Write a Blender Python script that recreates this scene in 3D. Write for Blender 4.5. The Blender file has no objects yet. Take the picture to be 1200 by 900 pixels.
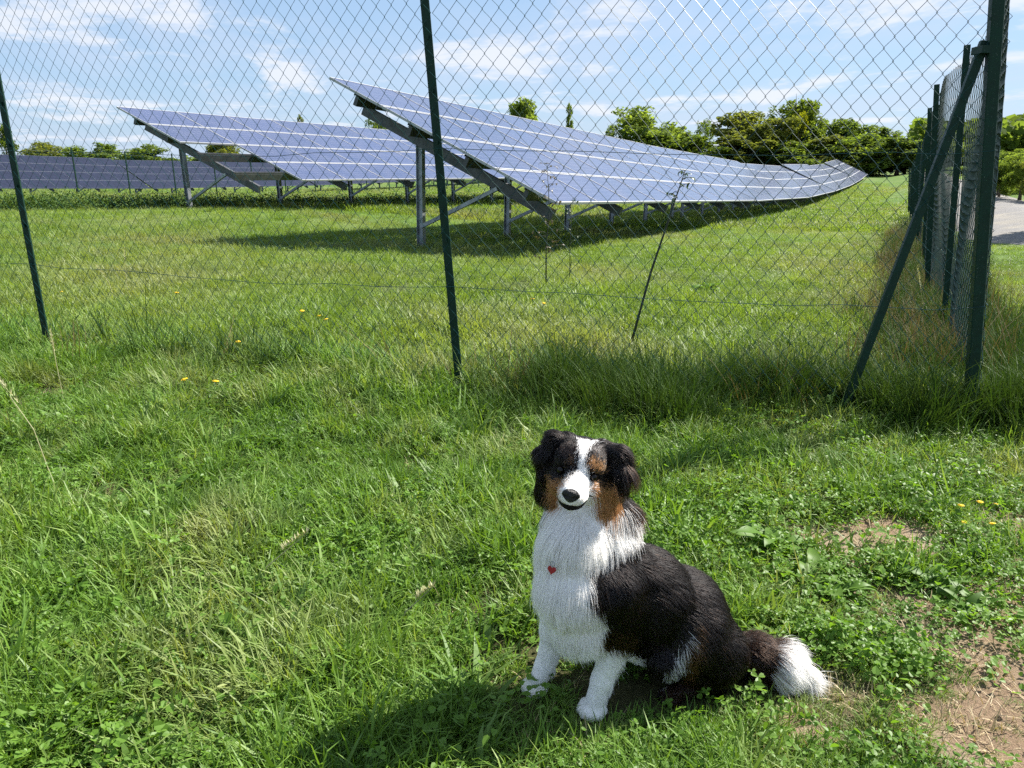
import bpy, bmesh, math, random
import numpy as np
from mathutils import Vector, Matrix, Euler

rnd = random.Random(7)
rng = np.random.default_rng(11)
R = math.radians
scene = bpy.context.scene
C = scene.collection

# ------------------------------------------------------------------ camera
F_PX, CAM_H = 890.0, 1.22
PITCH = 16.4627                                   # degrees below the horizon
cam_d = bpy.data.cameras.new('camera')
cam_d.sensor_fit = 'HORIZONTAL'
cam_d.sensor_width = 36.0
cam_d.lens = 36.0 * F_PX / 1200.0
cam_d.clip_start = 0.05
cam_d.clip_end = 6000
cam = bpy.data.objects.new('camera', cam_d)
C.objects.link(cam)
cam.location = (0, 0, CAM_H)
cam.rotation_euler = (R(90 - PITCH), 0, 0)
scene.camera = cam

# ------------------------------------------------------------------ sky, clouds and sun
SUN_EL, SUN_AZ = 46.0, 63.0                       # azimuth clockwise from +Y (the way the camera looks)
world = bpy.data.worlds.new('World')
scene.world = world
world.use_nodes = True
nt = world.node_tree
for n in list(nt.nodes):
    nt.nodes.remove(n)
def wn(t, **kw):
    n = nt.nodes.new(t)
    for k, v in kw.items():
        setattr(n, k, v)
    return n
w_out = wn('ShaderNodeOutputWorld')
w_bg = wn('ShaderNodeBackground')
w_bg.inputs['Strength'].default_value = 0.055
sky = wn('ShaderNodeTexSky')
sky.sky_type = 'NISHITA'
sky.sun_disc = False
sky.sun_elevation = R(SUN_EL)
sky.sun_rotation = R(SUN_AZ)
sky.air_density = 1.0
sky.dust_density = 0.4
sky.ozone_density = 3.0
# thin clouds: noise on the direction projected to a flat layer
tc = wn('ShaderNodeTexCoord')
sep = wn('ShaderNodeSeparateXYZ')
nt.links.new(tc.outputs['Generated'], sep.inputs[0])
zmax = wn('ShaderNodeMath', operation='MAXIMUM'); zmax.inputs[1].default_value = 0.0
nt.links.new(sep.outputs['Z'], zmax.inputs[0])
zadd = wn('ShaderNodeMath', operation='ADD'); zadd.inputs[1].default_value = 0.10
nt.links.new(zmax.outputs[0], zadd.inputs[0])
dx = wn('ShaderNodeMath', operation='DIVIDE'); dy = wn('ShaderNodeMath', operation='DIVIDE')
nt.links.new(sep.outputs['X'], dx.inputs[0]); nt.links.new(zadd.outputs[0], dx.inputs[1])
nt.links.new(sep.outputs['Y'], dy.inputs[0]); nt.links.new(zadd.outputs[0], dy.inputs[1])
comb = wn('ShaderNodeCombineXYZ')
nt.links.new(dx.outputs[0], comb.inputs['X']); nt.links.new(dy.outputs[0], comb.inputs['Y'])
def cloud_noise(scale, detail, rough, off, lo, hi, sx=1.0):
    mp = wn('ShaderNodeMapping'); mp.inputs['Location'].default_value = off
    mp.inputs['Scale'].default_value = (scale * sx, scale, scale)
    nt.links.new(comb.outputs[0], mp.inputs['Vector'])
    no = wn('ShaderNodeTexNoise'); no.inputs['Scale'].default_value = 1.0
    no.inputs['Detail'].default_value = detail; no.inputs['Roughness'].default_value = rough
    no.inputs['Distortion'].default_value = 0.3
    nt.links.new(mp.outputs[0], no.inputs['Vector'])
    mr = wn('ShaderNodeMapRange', interpolation_type='SMOOTHSTEP')
    mr.inputs['From Min'].default_value = lo; mr.inputs['From Max'].default_value = hi
    nt.links.new(no.outputs['Fac'], mr.inputs['Value'])
    return mr.outputs[0]
hz = wn('ShaderNodeMapRange', interpolation_type='SMOOTHSTEP')      # haze added over the whole sky to lift the fill light, denser low down
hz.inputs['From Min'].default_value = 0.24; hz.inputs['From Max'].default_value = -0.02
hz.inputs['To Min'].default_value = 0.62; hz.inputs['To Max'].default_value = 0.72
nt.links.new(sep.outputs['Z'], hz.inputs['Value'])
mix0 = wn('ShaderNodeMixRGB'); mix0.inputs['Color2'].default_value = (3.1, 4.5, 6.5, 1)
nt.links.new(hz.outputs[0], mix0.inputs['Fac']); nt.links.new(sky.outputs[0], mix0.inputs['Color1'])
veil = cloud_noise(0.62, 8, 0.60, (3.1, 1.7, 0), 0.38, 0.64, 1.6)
puff = cloud_noise(0.95, 9, 0.62, (7.3, 2.2, 0), 0.50, 0.64, 1.3)
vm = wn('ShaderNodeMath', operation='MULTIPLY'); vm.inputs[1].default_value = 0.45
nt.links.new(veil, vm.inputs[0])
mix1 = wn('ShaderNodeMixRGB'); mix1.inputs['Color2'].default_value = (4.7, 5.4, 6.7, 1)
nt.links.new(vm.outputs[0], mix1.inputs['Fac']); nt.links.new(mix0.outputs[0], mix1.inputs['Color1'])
pm = wn('ShaderNodeMath', operation='MULTIPLY'); pm.inputs[1].default_value = 0.8
nt.links.new(puff, pm.inputs[0])
mix2 = wn('ShaderNodeMixRGB'); mix2.inputs['Color2'].default_value = (6.4, 6.6, 7.1, 1)
nt.links.new(pm.outputs[0], mix2.inputs['Fac']); nt.links.new(mix1.outputs[0], mix2.inputs['Color1'])
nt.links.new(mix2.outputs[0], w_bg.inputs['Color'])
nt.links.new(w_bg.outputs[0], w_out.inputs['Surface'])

sun_d = bpy.data.lights.new('sun', 'SUN')
sun_d.energy = 5.0
sun_d.angle = R(0.5)
sun_d.color = (1.0, 0.95, 0.87)
sun = bpy.data.objects.new('sun', sun_d)
C.objects.link(sun)
sd = Vector((math.sin(R(SUN_AZ)) * math.cos(R(SUN_EL)), math.cos(R(SUN_AZ)) * math.cos(R(SUN_EL)), math.sin(R(SUN_EL))))
sun.rotation_euler = sd.to_track_quat('Z', 'Y').to_euler()
sun.location = sd * 60

vs = scene.view_settings
vs.view_transform = 'Standard'
vs.look = 'None'
vs.exposure = 1.42
vs.gamma = 1.0
scene.cycles.max_bounces = 16
scene.cycles.diffuse_bounces = 8
scene.cycles.glossy_bounces = 6
scene.cycles.transmission_bounces = 14
scene.cycles.use_adaptive_sampling = True
scene.cycles.adaptive_threshold = 0.015
scene.cycles.use_denoising = False
scene.cycles.transparent_max_bounces = 16

# ------------------------------------------------------------------ helpers
CP, SP = math.cos(R(PITCH)), math.sin(R(PITCH))
def at(x, y, d):
    """world point seen at photo pixel (x, y) at forward distance d: used to read measurements off the photograph"""
    r, dn = (x - 600) / F_PX, (y - 450) / F_PX
    f, v = CP - dn * SP, -SP - dn * CP
    return Vector((r * d / f, d, CAM_H + v * d / f))
def proj(P):
    P = np.asarray(P, float)
    X, Y, Z = P[..., 0], P[..., 1], P[..., 2] - CAM_H
    f = Y * CP - Z * SP
    u = Y * SP + Z * CP
    return 600 + F_PX * X / f, 450 - F_PX * u / f

def tag(o, label=None, cat=None, group=None, kind=None):
    if label: o['label'] = label
    if cat: o['category'] = cat
    if group: o['group'] = group
    if kind: o['kind'] = kind
    return o
def link(o, parent=None):
    C.objects.link(o)
    if parent is not None:
        o.parent = parent
    return o
def empty(name, loc=(0, 0, 0), rot=(0, 0, 0)):
    o = bpy.data.objects.new(name, None)
    o.empty_display_size = 0.2
    o.location = loc
    o.rotation_euler = rot
    return link(o)
def mesh_obj(name, verts, faces, mats=(), parent=None, smooth=False, midx=None):
    me = bpy.data.meshes.new(name)
    me.from_pydata([tuple(v) for v in verts], [], [tuple(f) for f in faces])
    for m in (mats if isinstance(mats, (list, tuple)) else [mats]):
        me.materials.append(m)
    if midx is not None:
        me.polygons.foreach_set('material_index', midx)
    if smooth:
        me.polygons.foreach_set('use_smooth', [True] * len(me.polygons))
    me.update()
    return link(bpy.data.objects.new(name, me), parent)
class MB:
    """collects vertices and faces"""
    def __init__(s): s.v, s.f, s.m = [], [], []
    def add(s, vs, fs, m=0):
        k = len(s.v); s.v += [tuple(v) for v in vs]; s.f += [tuple(i + k for i in f) for f in fs]; s.m += [m] * len(fs)
    def box(s, lo, hi, m=0, M=None):
        x0, y0, z0 = lo; x1, y1, z1 = hi
        vs = [Vector(p) for p in ((x0,y0,z0),(x1,y0,z0),(x1,y1,z0),(x0,y1,z0),(x0,y0,z1),(x1,y0,z1),(x1,y1,z1),(x0,y1,z1))]
        if M is not None: vs = [M @ p for p in vs]
        s.add(vs, [(0,3,2,1),(4,5,6,7),(0,1,5,4),(1,2,6,5),(2,3,7,6),(3,0,4,7)], m)
    def tube(s, pts, rad, n=6, m=0, cap=True):
        pts = [Vector(p) for p in pts]
        rs = rad if isinstance(rad, (list, tuple)) else [rad] * len(pts)
        rings = []
        up = Vector((0.31, 0.17, 0.93))
        for i, p in enumerate(pts):
            t = (pts[min(i + 1, len(pts) - 1)] - pts[max(i - 1, 0)]).normalized()
            a = t.cross(up)
            if a.length < 1e-3: a = t.cross(Vector((1, 0, 0)))
            a.normalize(); b = t.cross(a)
            rings.append([p + (a * math.cos(2*math.pi*k/n) + b * math.sin(2*math.pi*k/n)) * rs[i] for k in range(n)])
        vs = [v for r in rings for v in r]
        fs = []
        for i in range(len(pts) - 1):
            for k in range(n):
                fs.append((i*n + k, i*n + (k+1) % n, (i+1)*n + (k+1) % n, (i+1)*n + k))
        if cap:
            fs.append(tuple(range(n - 1, -1, -1))); fs.append(tuple((len(pts)-1)*n + k for k in range(n)))
        s.add(vs, fs, m)
    def prism(s, prof, A, B, side, m=0):
        """extrude a closed 2-D profile from A to B; profile x runs along 'side'"""
        A, B = Vector(A), Vector(B)
        t = (B - A).normalized(); sx = (Vector(side) - t * t.dot(Vector(side))).normalized(); sy = t.cross(sx)
        n = len(prof)
        vs = [A + sx*x + sy*y for x, y in prof] + [B + sx*x + sy*y for x, y in prof]
        fs = [(i, (i+1) % n, n + (i+1) % n, n + i) for i in range(n)] + [tuple(range(n-1, -1, -1)), tuple(range(n, 2*n))]
        s.add(vs, fs, m)
    def build(s, name, mats, parent=None, smooth=False):
        return mesh_obj(name, s.v, s.f, mats, parent, smooth, s.m)

def mat(name):
    m = bpy.data.materials.new(name); m.use_nodes = True
    t = m.node_tree
    for n in list(t.nodes): t.nodes.remove(n)
    return m, t
class NT:
    def __init__(s, t): s.t = t
    def n(s, typ, ins=None, **kw):
        nd = s.t.nodes.new(typ)
        for k, v in kw.items(): setattr(nd, k, v)
        for k, v in (ins or {}).items():
            if hasattr(v, 'is_output') or isinstance(v, bpy.types.NodeSocket): s.t.links.new(v, nd.inputs[k])
            else: nd.inputs[k].default_value = v
        return nd
    def l(s, a, b): s.t.links.new(a, b)
    def noise(s, scale, detail=3, rough=0.55, vec=None, dist=0.0):
        d = {'Scale': scale, 'Detail': detail, 'Roughness': rough, 'Distortion': dist}
        nd = s.n('ShaderNodeTexNoise', d)
        if vec is not None: s.l(vec, nd.inputs['Vector'])
        return nd.outputs['Fac']
    def rng(s, v, a, b, c=0.0, d=1.0):
        return s.n('ShaderNodeMapRange', {'Value': v, 'From Min': a, 'From Max': b, 'To Min': c, 'To Max': d}).outputs[0]
    def mix(s, f, a, b):
        nd = s.n('ShaderNodeMixRGB')
        for k, v in (('Fac', f), ('Color1', a), ('Color2', b)):
            if isinstance(v, bpy.types.NodeSocket): s.l(v, nd.inputs[k])
            else: nd.inputs[k].default_value = v if k == 'Fac' else (*v[:3], 1)
        return nd.outputs[0]
    def ramp(s, v, stops):
        nd = s.n('ShaderNodeValToRGB', {'Fac': v})
        e = nd.color_ramp.elements
        while len(e) < len(stops): e.new(0.5)
        for el, (p, c) in zip(e, stops): el.position = p; el.color = (*c[:3], 1)
        return nd.outputs['Color']
def simple(name, col, rough=0.6, metal=0.0, spec=0.5, noise_amt=0.25, nscale=20, bump=0.0, bscale=60):
    m, t = mat(name); N = NT(t)
    obj = N.n('ShaderNodeTexCoord').outputs['Object']
    no = N.noise(nscale, 5, 0.6, obj)
    c = N.mix(N.rng(no, 0.3, 0.7), [x * (1 - noise_amt) for x in col], [min(1, x * (1 + noise_amt)) for x in col])
    p = N.n('ShaderNodeBsdfPrincipled', {'Base Color': c, 'Roughness': rough, 'Metallic': metal, 'Specular IOR Level': spec})
    if bump:
        b = N.n('ShaderNodeBump', {'Strength': bump, 'Distance': 0.01, 'Height': N.noise(bscale, 4, 0.6, obj)})
        N.l(b.outputs[0], p.inputs['Normal'])
    o = N.n('ShaderNodeOutputMaterial', {'Surface': p.outputs[0]})
    return m
def leafy(name, stops, trans=0.4, rough=0.45, spec=0.4, pscale=0.6, pmix=0.5, warm=None, edge=None):
    """foliage: colour from a ramp over (random per instance + patch noise), part of the light passes through"""
    m, t = mat(name); N = NT(t)
    oi = N.n('ShaderNodeObjectInfo').outputs['Random']
    geo = N.n('ShaderNodeNewGeometry')
    pn = N.noise(pscale, 3, 0.6, geo.outputs['Position'])
    pn = N.rng(pn, 0.3, 0.7)
    ri = geo.outputs['Random Per Island']
    a = N.n('ShaderNodeMath', {0: oi, 1: ri}, operation='ADD')
    a = N.n('ShaderNodeMath', {0: a.outputs[0], 1: 0.5}, operation='MULTIPLY').outputs[0]
    f = N.n('ShaderNodeMix', {'Factor': pmix, 'A': a, 'B': pn}, data_type='FLOAT').outputs['Result']
    c = N.ramp(f, stops)
    if warm:
        big = N.noise(warm[0], 4, 0.6, geo.outputs['Position'])
        c = N.mix(N.rng(big, warm[1], warm[2], 0, warm[4] if len(warm) > 4 else 0.8), c, warm[3])
    p = N.n('ShaderNodeBsdfPrincipled', {'Base Color': c, 'Roughness': rough, 'Specular IOR Level': spec})
    tr_c = N.n('ShaderNodeMixRGB', {'Fac': 1.0, 'Color1': c}, blend_type='MULTIPLY')
    tr_c.inputs['Color2'].default_value = (1.5, 1.45, 0.6, 1)
    tb = N.n('ShaderNodeBsdfTranslucent', {'Color': tr_c.outputs[0]})
    mx = N.n('ShaderNodeMixShader', {'Fac': trans, 1: p.outputs[0], 2: tb.outputs[0]})
    N.n('ShaderNodeOutputMaterial', {'Surface': mx.outputs[0]})
    return m

# ------------------------------------------------------------------ terrain
UX, UY = math.sin(R(26.5)), math.cos(R(26.5))     # direction in which rows and the side fence run
S_K = np.array([(-400, 0), (5, 0), (10, -0.18), (14, -0.32), (27, -0.88), (40, -1.25), (55, -1.5), (80, -1.55), (110, -1.35), (150, -1.0), (220, -0.8), (400, -0.5), (800, -0.5), (4000, -0.5)], float)
C_K = np.array([(-4000, 0), (9, 0), (14, 0.34), (36, 0.3), (46, -0.25), (60, -0.5), (200, -1.0), (4000, -1.0)], float)
def vnoise(x, y, seed=0):
    xi, yi = np.floor(x), np.floor(y)
    fx, fy = x - xi, y - yi
    fx, fy = fx*fx*(3-2*fx), fy*fy*(3-2*fy)
    def h(a, b):
        v = np.sin(a * 127.1 + b * 311.7 + seed * 74.7) * 43758.5453
        return v - np.floor(v)
    return (h(xi, yi)*(1-fx) + h(xi+1, yi)*fx)*(1-fy) + (h(xi, yi+1)*(1-fx) + h(xi+1, yi+1)*fx)*fy
def gz(x, y):
    x = np.asarray(x, float); y = np.asarray(y, float)
    s = UX*x + UY*y; c = -UY*x + UX*y
    z = np.interp(s, S_K[:, 0], S_K[:, 1])*np.clip((c+4)/4, 0.22, 1) + np.interp(c, C_K[:, 0], C_K[:, 1])
    hill = np.clip((x/np.maximum(y, 1) - 0.52)/0.14, 0, 1)*np.clip((y - 120)/260, 0, 1)
    z = z + 12.0*hill*hill*(3-2*hill)
    z = z + 0.035*(vnoise(x*0.9, y*0.9, 1) - 0.5) + 0.03*(vnoise(x*3.1, y*3.1, 2) - 0.5)*np.clip((y - 1.9)/1.0, 0.15, 1)
    return z
def gz1(x, y): return float(gz(x, y))
# bare, trodden soil towards the lower right (1 = bare)
BARE = [(1.24, 2.30, .24, .13, 1.1), (1.12, 1.36, .22, .23, 1.05), (1.23, 1.62, .19, .31, .85), (1.6, 2.0, .2, .3, .5), (.62, 1.42, .10, .04, .4), (-.41, 1.43, .1, .05, .45), (-1.53, 2.14, .1, .06, .5), (-.63, 2.16, .1, .05, .45), (1.6, 1.5, .5, .5, .9), (1.75, 2.3, .3, .3, .6), (-.9, 2.9, .12, .06, .5), (-1.3, 1.6, .06, .04, .5)]
def bare(x, y):
    b = np.zeros_like(np.asarray(x, float))
    for cx, cy, rx, ry, k in BARE:
        q = ((x-cx)/rx)**2 + ((y-cy)/ry)**2
        b = np.maximum(b, k*np.exp(-q*0.8))
    n = vnoise(x*4.5, y*4.5, 5)*0.6 + vnoise(x*11, y*11, 6)*0.4
    return np.clip(b + (n - 0.5)*0.9*(b > 0.04), 0, 1)
# ------------------------------------------------------------------ ground, road, hill
def ground_material():
    m, t = mat('meadow soil'); N = NT(t)
    pos = N.n('ShaderNodeNewGeometry').outputs['Position']
    at_ = N.n('ShaderNodeAttribute', attribute_name='bare').outputs['Fac']
    fine = N.noise(38, 8, 0.7, pos)
    mid = N.noise(1.3, 6, 0.65, pos)
    big = N.noise(0.16, 4, 0.6, pos)
    green = N.mix(N.rng(mid, 0.3, 0.7), (0.050, 0.105, 0.014), (0.115, 0.190, 0.030))
    green = N.mix(N.rng(fine, 0.35, 0.75, 0, 0.7), green, (0.035, 0.06, 0.014))
    dry = N.mix(N.rng(fine, 0.3, 0.7), (0.17, 0.17, 0.07), (0.26, 0.24, 0.12))
    green = N.mix(N.rng(big, 0.48, 0.70, 0, 0.55), green, dry)
    # close to the viewer the soil under the grass shows: dark thatch
    d = N.n('ShaderNodeVectorMath', {0: pos, 1: (0, 0, 0)}, operation='DISTANCE').outputs['Value']
    thatch = N.mix(N.rng(fine, 0.3, 0.7), (0.035, 0.040, 0.015), (0.10, 0.095, 0.04))
    green = N.mix(N.rng(d, 3.0, 14.0), thatch, green)
    crumbs = N.noise(90, 6, 0.75, pos)
    soil = N.ramp(crumbs, [(0.25, (0.15, 0.108, 0.068)), (0.5, (0.33, 0.265, 0.18)), (0.75, (0.45, 0.375, 0.27))])
    soil = N.mix(N.rng(N.noise(3.0, 3, 0.5, pos), 0.40, 0.58, 0, 0.7), soil, (0.22, 0.14, 0.09))
    c = N.mix(N.rng(at_, 0.12, 0.5), green, soil)
    p = N.n('ShaderNodeBsdfPrincipled', {'Base Color': c, 'Roughness': 0.95, 'Specular IOR Level': 0.15})
    b = N.n('ShaderNodeBump', {'Strength': 0.9, 'Distance': 0.02, 'Height': crumbs})
    N.l(b.outputs[0], p.inputs['Normal'])
    N.n('ShaderNodeOutputMaterial', {'Surface': p.outputs[0]})
    return m
def grid_mesh(name, xs, ys, zf, m, attr=None):
    X, Y = np.meshgrid(xs, ys)
    Z = zf(X, Y)
    V = np.stack([X.ravel(), Y.ravel(), Z.ravel()], 1)
    nx, ny = len(xs), len(ys)
    i = (np.arange(ny-1)[:, None]*nx + np.arange(nx-1)[None, :]).ravel()
    Fc = np.stack([i, i+1, i+nx+1, i+nx], 1)
    me = bpy.data.meshes.new(name)
    me.from_pydata(V.tolist(), [], Fc.tolist())
    me.materials.append(m)
    me.polygons.foreach_set('use_smooth', [True]*len(me.polygons))
    if attr is not None:
        a = me.attributes.new('bare', 'FLOAT', 'POINT')
        a.data.foreach_set('value', attr(V[:, 0], V[:, 1]).astype(np.float32))
    me.update()
    return link(bpy.data.objects.new(name, me))
def spaced(lo, hi, fine_lo, fine_hi, step, grow):
    a = list(np.arange(fine_lo, fine_hi + 1e-6, step))
    d, v = step, fine_hi
    while v < hi:
        d *= grow; v = min(hi, v + d); a.append(v)
    d, v = step, fine_lo
    while v > lo:
        d *= grow; v = max(lo, v - d); a.insert(0, v)
    return np.array(a)
MAT_GROUND = ground_material()
ground = grid_mesh('ground', spaced(-3000, 3000, -3.2, 3.2, 0.05, 1.12), spaced(-300, 4000, 0.9, 5.0, 0.05, 1.10), gz, MAT_GROUND, bare)
tag(ground, 'grassy meadow floor with trodden soil at lower right', kind='structure')

# gravel track on the far side of the side fence
def road_material():
    m, t = mat('pale gravel'); N = NT(t)
    pos = N.n('ShaderNodeNewGeometry').outputs['Position']
    g = N.noise(14, 8, 0.75, pos)
    c = N.ramp(g, [(0.3, (0.085, 0.082, 0.078)), (0.55, (0.155, 0.148, 0.142)), (0.8, (0.23, 0.22, 0.21))])
    c = N.mix(N.rng(N.noise(0.8, 3, 0.6, pos), 0.5, 0.7, 0, 0.5), c, (0.26, 0.23, 0.17))
    p = N.n('ShaderNodeBsdfPrincipled', {'Base Color': c, 'Roughness': 0.95})
    b = N.n('ShaderNodeBump', {'Strength': 0.6, 'Distance': 0.03, 'Height': g}); N.l(b.outputs[0], p.inputs['Normal'])
    N.n('ShaderNodeOutputMaterial', {'Surface': p.outputs[0]})
    return m
MAT_ROAD = road_material()
def strip(name, pts, widths, m, lift=0.012, sub=12, cross=8):
    P = [Vector(p) for p in pts]
    path, ws = [], []
    for i in range(len(P)-1):                        # Catmull-Rom
        p0, p1, p2, p3 = P[max(i-1, 0)], P[i], P[i+1], P[min(i+2, len(P)-1)]
        for k in range(sub):
            t = k/sub
            path.append(0.5*((2*p1) + (p2-p0)*t + (2*p0-5*p1+4*p2-p3)*t*t + (3*p1-p0-3*p2+p3)*t**3)); ws.append(widths[i]*(1-t)+widths[i+1]*t)
    path.append(P[-1]); ws.append(widths[-1])
    vs, fs = [], []
    for i, p in enumerate(path):
        t = (path[min(i+1, len(path)-1)] - path[max(i-1, 0)]).normalized(); s = Vector((t.y, -t.x))
        for j in range(cross+1):
            k = j/cross - 0.5
            e = 1 + 0.12*(vnoise(np.array(i*0.7), np.array(j*0.0+3.0), 9) - 0.5)
            q = p + s*ws[i]*k*float(e)
            crown = 0.03*(1-4*k*k)
            vs.append((q.x, q.y, gz1(q.x, q.y) + lift*(1 if 0 < j < cross else -4) + crown))
    n = cross+1
    for i in range(len(path)-1):
        for j in range(cross):
            fs.append((i*n+j, i*n+j+1, (i+1)*n+j+1, (i+1)*n+j))
    return mesh_obj(name, vs, fs, m, smooth=True)
road = strip('gravel_road', [(30, 8.5), (19, 10.0), (12.6, 11.6), (10.3, 13.9), (11.4, 16.8), (14, 22), (17, 28), (23.9, 42), (37.9, 70), (57.8, 110)], [3.2]*10, MAT_ROAD, sub=16)
tag(road, 'pale gravel track running past the right-hand side fence', kind='structure')

# ------------------------------------------------------------------ solar tables
def glass_material():
    m, t = mat('blue solar glass'); N = NT(t)
    uv = N.n('ShaderNodeTexCoord').outputs['Object']
    sx = N.n('ShaderNodeSeparateXYZ', {0: uv})
    def lines(v, step, w):
        a = N.n('ShaderNodeMath', {0: v, 1: step}, operation='DIVIDE')
        fr = N.n('ShaderNodeMath', {0: a.outputs[0]}, operation='FRACT')
        b = N.n('ShaderNodeMath', {0: fr.outputs[0], 1: 0.5}, operation='SUBTRACT')
        b = N.n('ShaderNodeMath', {0: b.outputs[0]}, operation='ABSOLUTE')
        return N.n('ShaderNodeMath', {0: b.outputs[0], 1: 0.5 - w}, operation='GREATER_THAN').outputs[0]
    l1 = lines(sx.outputs['X'], 0.158, 0.012); l2 = lines(sx.outputs['Y'], 0.158, 0.012)
    ln = N.n('ShaderNodeMath', {0: l1, 1: l2}, operation='MAXIMUM').outputs[0]
    oi = N.n('ShaderNodeObjectInfo').outputs['Random']
    grain = N.noise(24, 2, 0.5, uv)
    base = N.mix(N.rng(oi, 0, 1), (0.016, 0.026, 0.082), (0.027, 0.040, 0.112))
    base = N.mix(N.rng(grain, 0.35, 0.7, 0, 0.5), base, (0.046, 0.056, 0.12))
    base = N.mix(ln, base, (0.20, 0.23, 0.32))
    dust = N.noise(2.2, 5, 0.6, N.n('ShaderNodeNewGeometry').outputs['Position'])
    base = N.mix(N.rng(dust, 0.3, 0.8, 0.02, 0.12), base, (0.36, 0.35, 0.38))
    p = N.n('ShaderNodeBsdfPrincipled', {'Base Color': base, 'Roughness': N.rng(dust, 0.3, 0.8, 0.16, 0.30), 'Specular IOR Level': 0.5, 'Coat Weight': 0.15, 'Coat Roughness': 0.08})
    N.n('ShaderNodeOutputMaterial', {'Surface': p.outputs[0]})
    return m
M_GLASS = glass_material()
M_ALU = simple('anodised aluminium', (0.36, 0.37, 0.39), 0.6, 0.0, 0.5, 0.06, 4)
M_BACK = simple('white back sheet', (0.55, 0.56, 0.58), 0.7, 0, 0.3, 0.1, 6)
M_GALV = simple('galvanised steel', (0.26, 0.28, 0.31), 0.45, 0.75, 0.5, 0.3, 9)
M_STEEL = simple('dark weathered steel', (0.085, 0.09, 0.10), 0.55, 0.5, 0.4, 0.3, 9)
ML, MW, PX, PY = 1.735, 1.110, 1.755, 1.138
TILT = R(24.8)
def module_mesh(glass, frame):
    b = MB()
    w = 0.024; e = 0.011; t = 0.04
    b.box((e, w, 0.004), (ML-e, MW-w, t-0.006), 0)                 # glass with back
    for lo, hi in (((0, 0, 0), (ML, w, t)), ((0, MW-w, 0), (ML, MW, t)), ((0, w, 0), (e, MW-w, t)), ((ML-e, w, 0), (ML, MW-w, t))):
        b.box(lo, hi, 1)
    o = b.build('solar_panel', [glass, frame]); me = o.data
    for p in me.polygons:
        if p.material_index == 0 and p.normal.z < -0.5: p.material_index = 2
    me.materials.append(M_BACK)
    bpy.data.objects.remove(o)
    return me
MOD_ME = module_mesh(M_GLASS, M_ALU)
M_GLASS2 = simple('dark slate solar glass', (0.014, 0.017, 0.036), 0.42, 0, 0.14, 0.3, 3)
M_DARKFRAME = simple('dark anodised frame', (0.10, 0.11, 0.15), 0.5, 0.3, 0.4, 0.1, 4)
MOD_FAR = module_mesh(M_GLASS2, M_DARKFRAME)
FAR_BLOCK = False
NCOL = 10
TL = NCOL*PX
ct, st = math.cos(TILT), math.sin(TILT)
def slope_pt(x, sdist, off=0.0):                                    # table-local point; low edge at y = 0, z = 0
    return Vector((x, sdist*ct - off*st, sdist*st + off*ct))
def part_mesh(fn, name, m):
    b = MB(); fn(b); o = b.build(name, m); me = o.data; bpy.data.objects.remove(o); return me
SLEN = 4*PY
ROT_SLOPE = Matrix.Rotation(TILT, 4, 'X')
def m_rafter(b): b.box((-0.04, 0.20, -0.37), (0.04, SLEN-0.42, -0.20), 0, ROT_SLOPE)
def m_purlin(b):
    b.box((0.12, -0.035, -0.20), (TL-0.12, 0.035, -0.045)); b.box((0.06, -0.03, -0.045), (TL-0.06, -0.02, -0.005)); b.box((0.06, 0.02, -0.045), (TL-0.06, 0.03, -0.005))
POST_S = 0.64*SLEN
def m_post(b):
    q = slope_pt(0, POST_S, -0.30)
    for x0, x1, y0, y1 in ((-0.05, 0.05, -0.06, -0.05), (-0.05, 0.05, 0.05, 0.06), (-0.005, 0.005, -0.05, 0.05)):
        b.box((0.045+x0, q.y+y0, -1.9), (0.045+x1, q.y+y1, q.z))
def m_brace(b):
    q = slope_pt(0, POST_S, -0.30); e = slope_pt(0, 0.27*SLEN, -0.33)
    b.prism([(-.03, -.03), (.03, -.03), (.03, .03), (-.03, .03)], (-0.06, q.y-0.07, q.z-1.38), (-0.06, e.y, e.z), (1, 0, 0))
RAFTER, POST, BRACE = (part_mesh(f, n, m) for f, n, m in ((m_rafter, 'rafter', M_STEEL), (m_post, 'post', M_GALV), (m_brace, 'brace', M_GALV)))
PURLIN = part_mesh(m_purlin, 'purlin', M_STEEL)
def put(name, me, parent, M):
    o = link(bpy.data.objects.new(name, me), parent); o.matrix_local = M; return o
def solar_table(x, y, z, pitch, tilt_extra, label, missing=(), group=None, frames=True):
    root = empty('solar_array', (x, y, z))
    # local X runs along the row, local Y uphill (away from the low edge)
    root.rotation_euler = (Matrix.Rotation(R(90-26.5), 4, 'Z') @ Matrix.Rotation(-pitch, 4, 'Y') @ Matrix.Rotation(tilt_extra, 4, 'X')).to_euler()
    tag(root, label, 'solar array', group)
    for i in range(NCOL):
        for j in range(4):
            if (i, j) in missing: continue
            put('solar_panel', MOD_FAR if FAR_BLOCK else MOD_ME, root, Matrix.Translation(slope_pt(i*PX, j*PY)) @ ROT_SLOPE)
    for j in range(5 if not frames else 4):
        if not frames: break
        put('purlin', PURLIN, root, Matrix.Translation(slope_pt(0, (j+0.5)*PY)) @ ROT_SLOPE)
    for k in range(6):
        xk = 0.60 + k*(TL-1.2)/5
        T = Matrix.Translation((xk, 0, 0))
        if frames: put('rafter', RAFTER, root, T)
        put('post', POST, root, T); put('brace', BRACE, root, T)
    return root
def row(P0, zs, tilts, labels, missing0=(), group=None, gap=0.22):
    x, y = P0
    for k, lab in enumerate(labels):
        z0, z1 = zs[k]
        solar_table(x + UX*k*(TL+gap), y + UY*k*(TL+gap), z0, math.atan2(z1-z0, TL), R(tilts[k]), lab, missing0 if k == 0 else (), group)
low1 = at(652, 240, 11.4)
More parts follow.
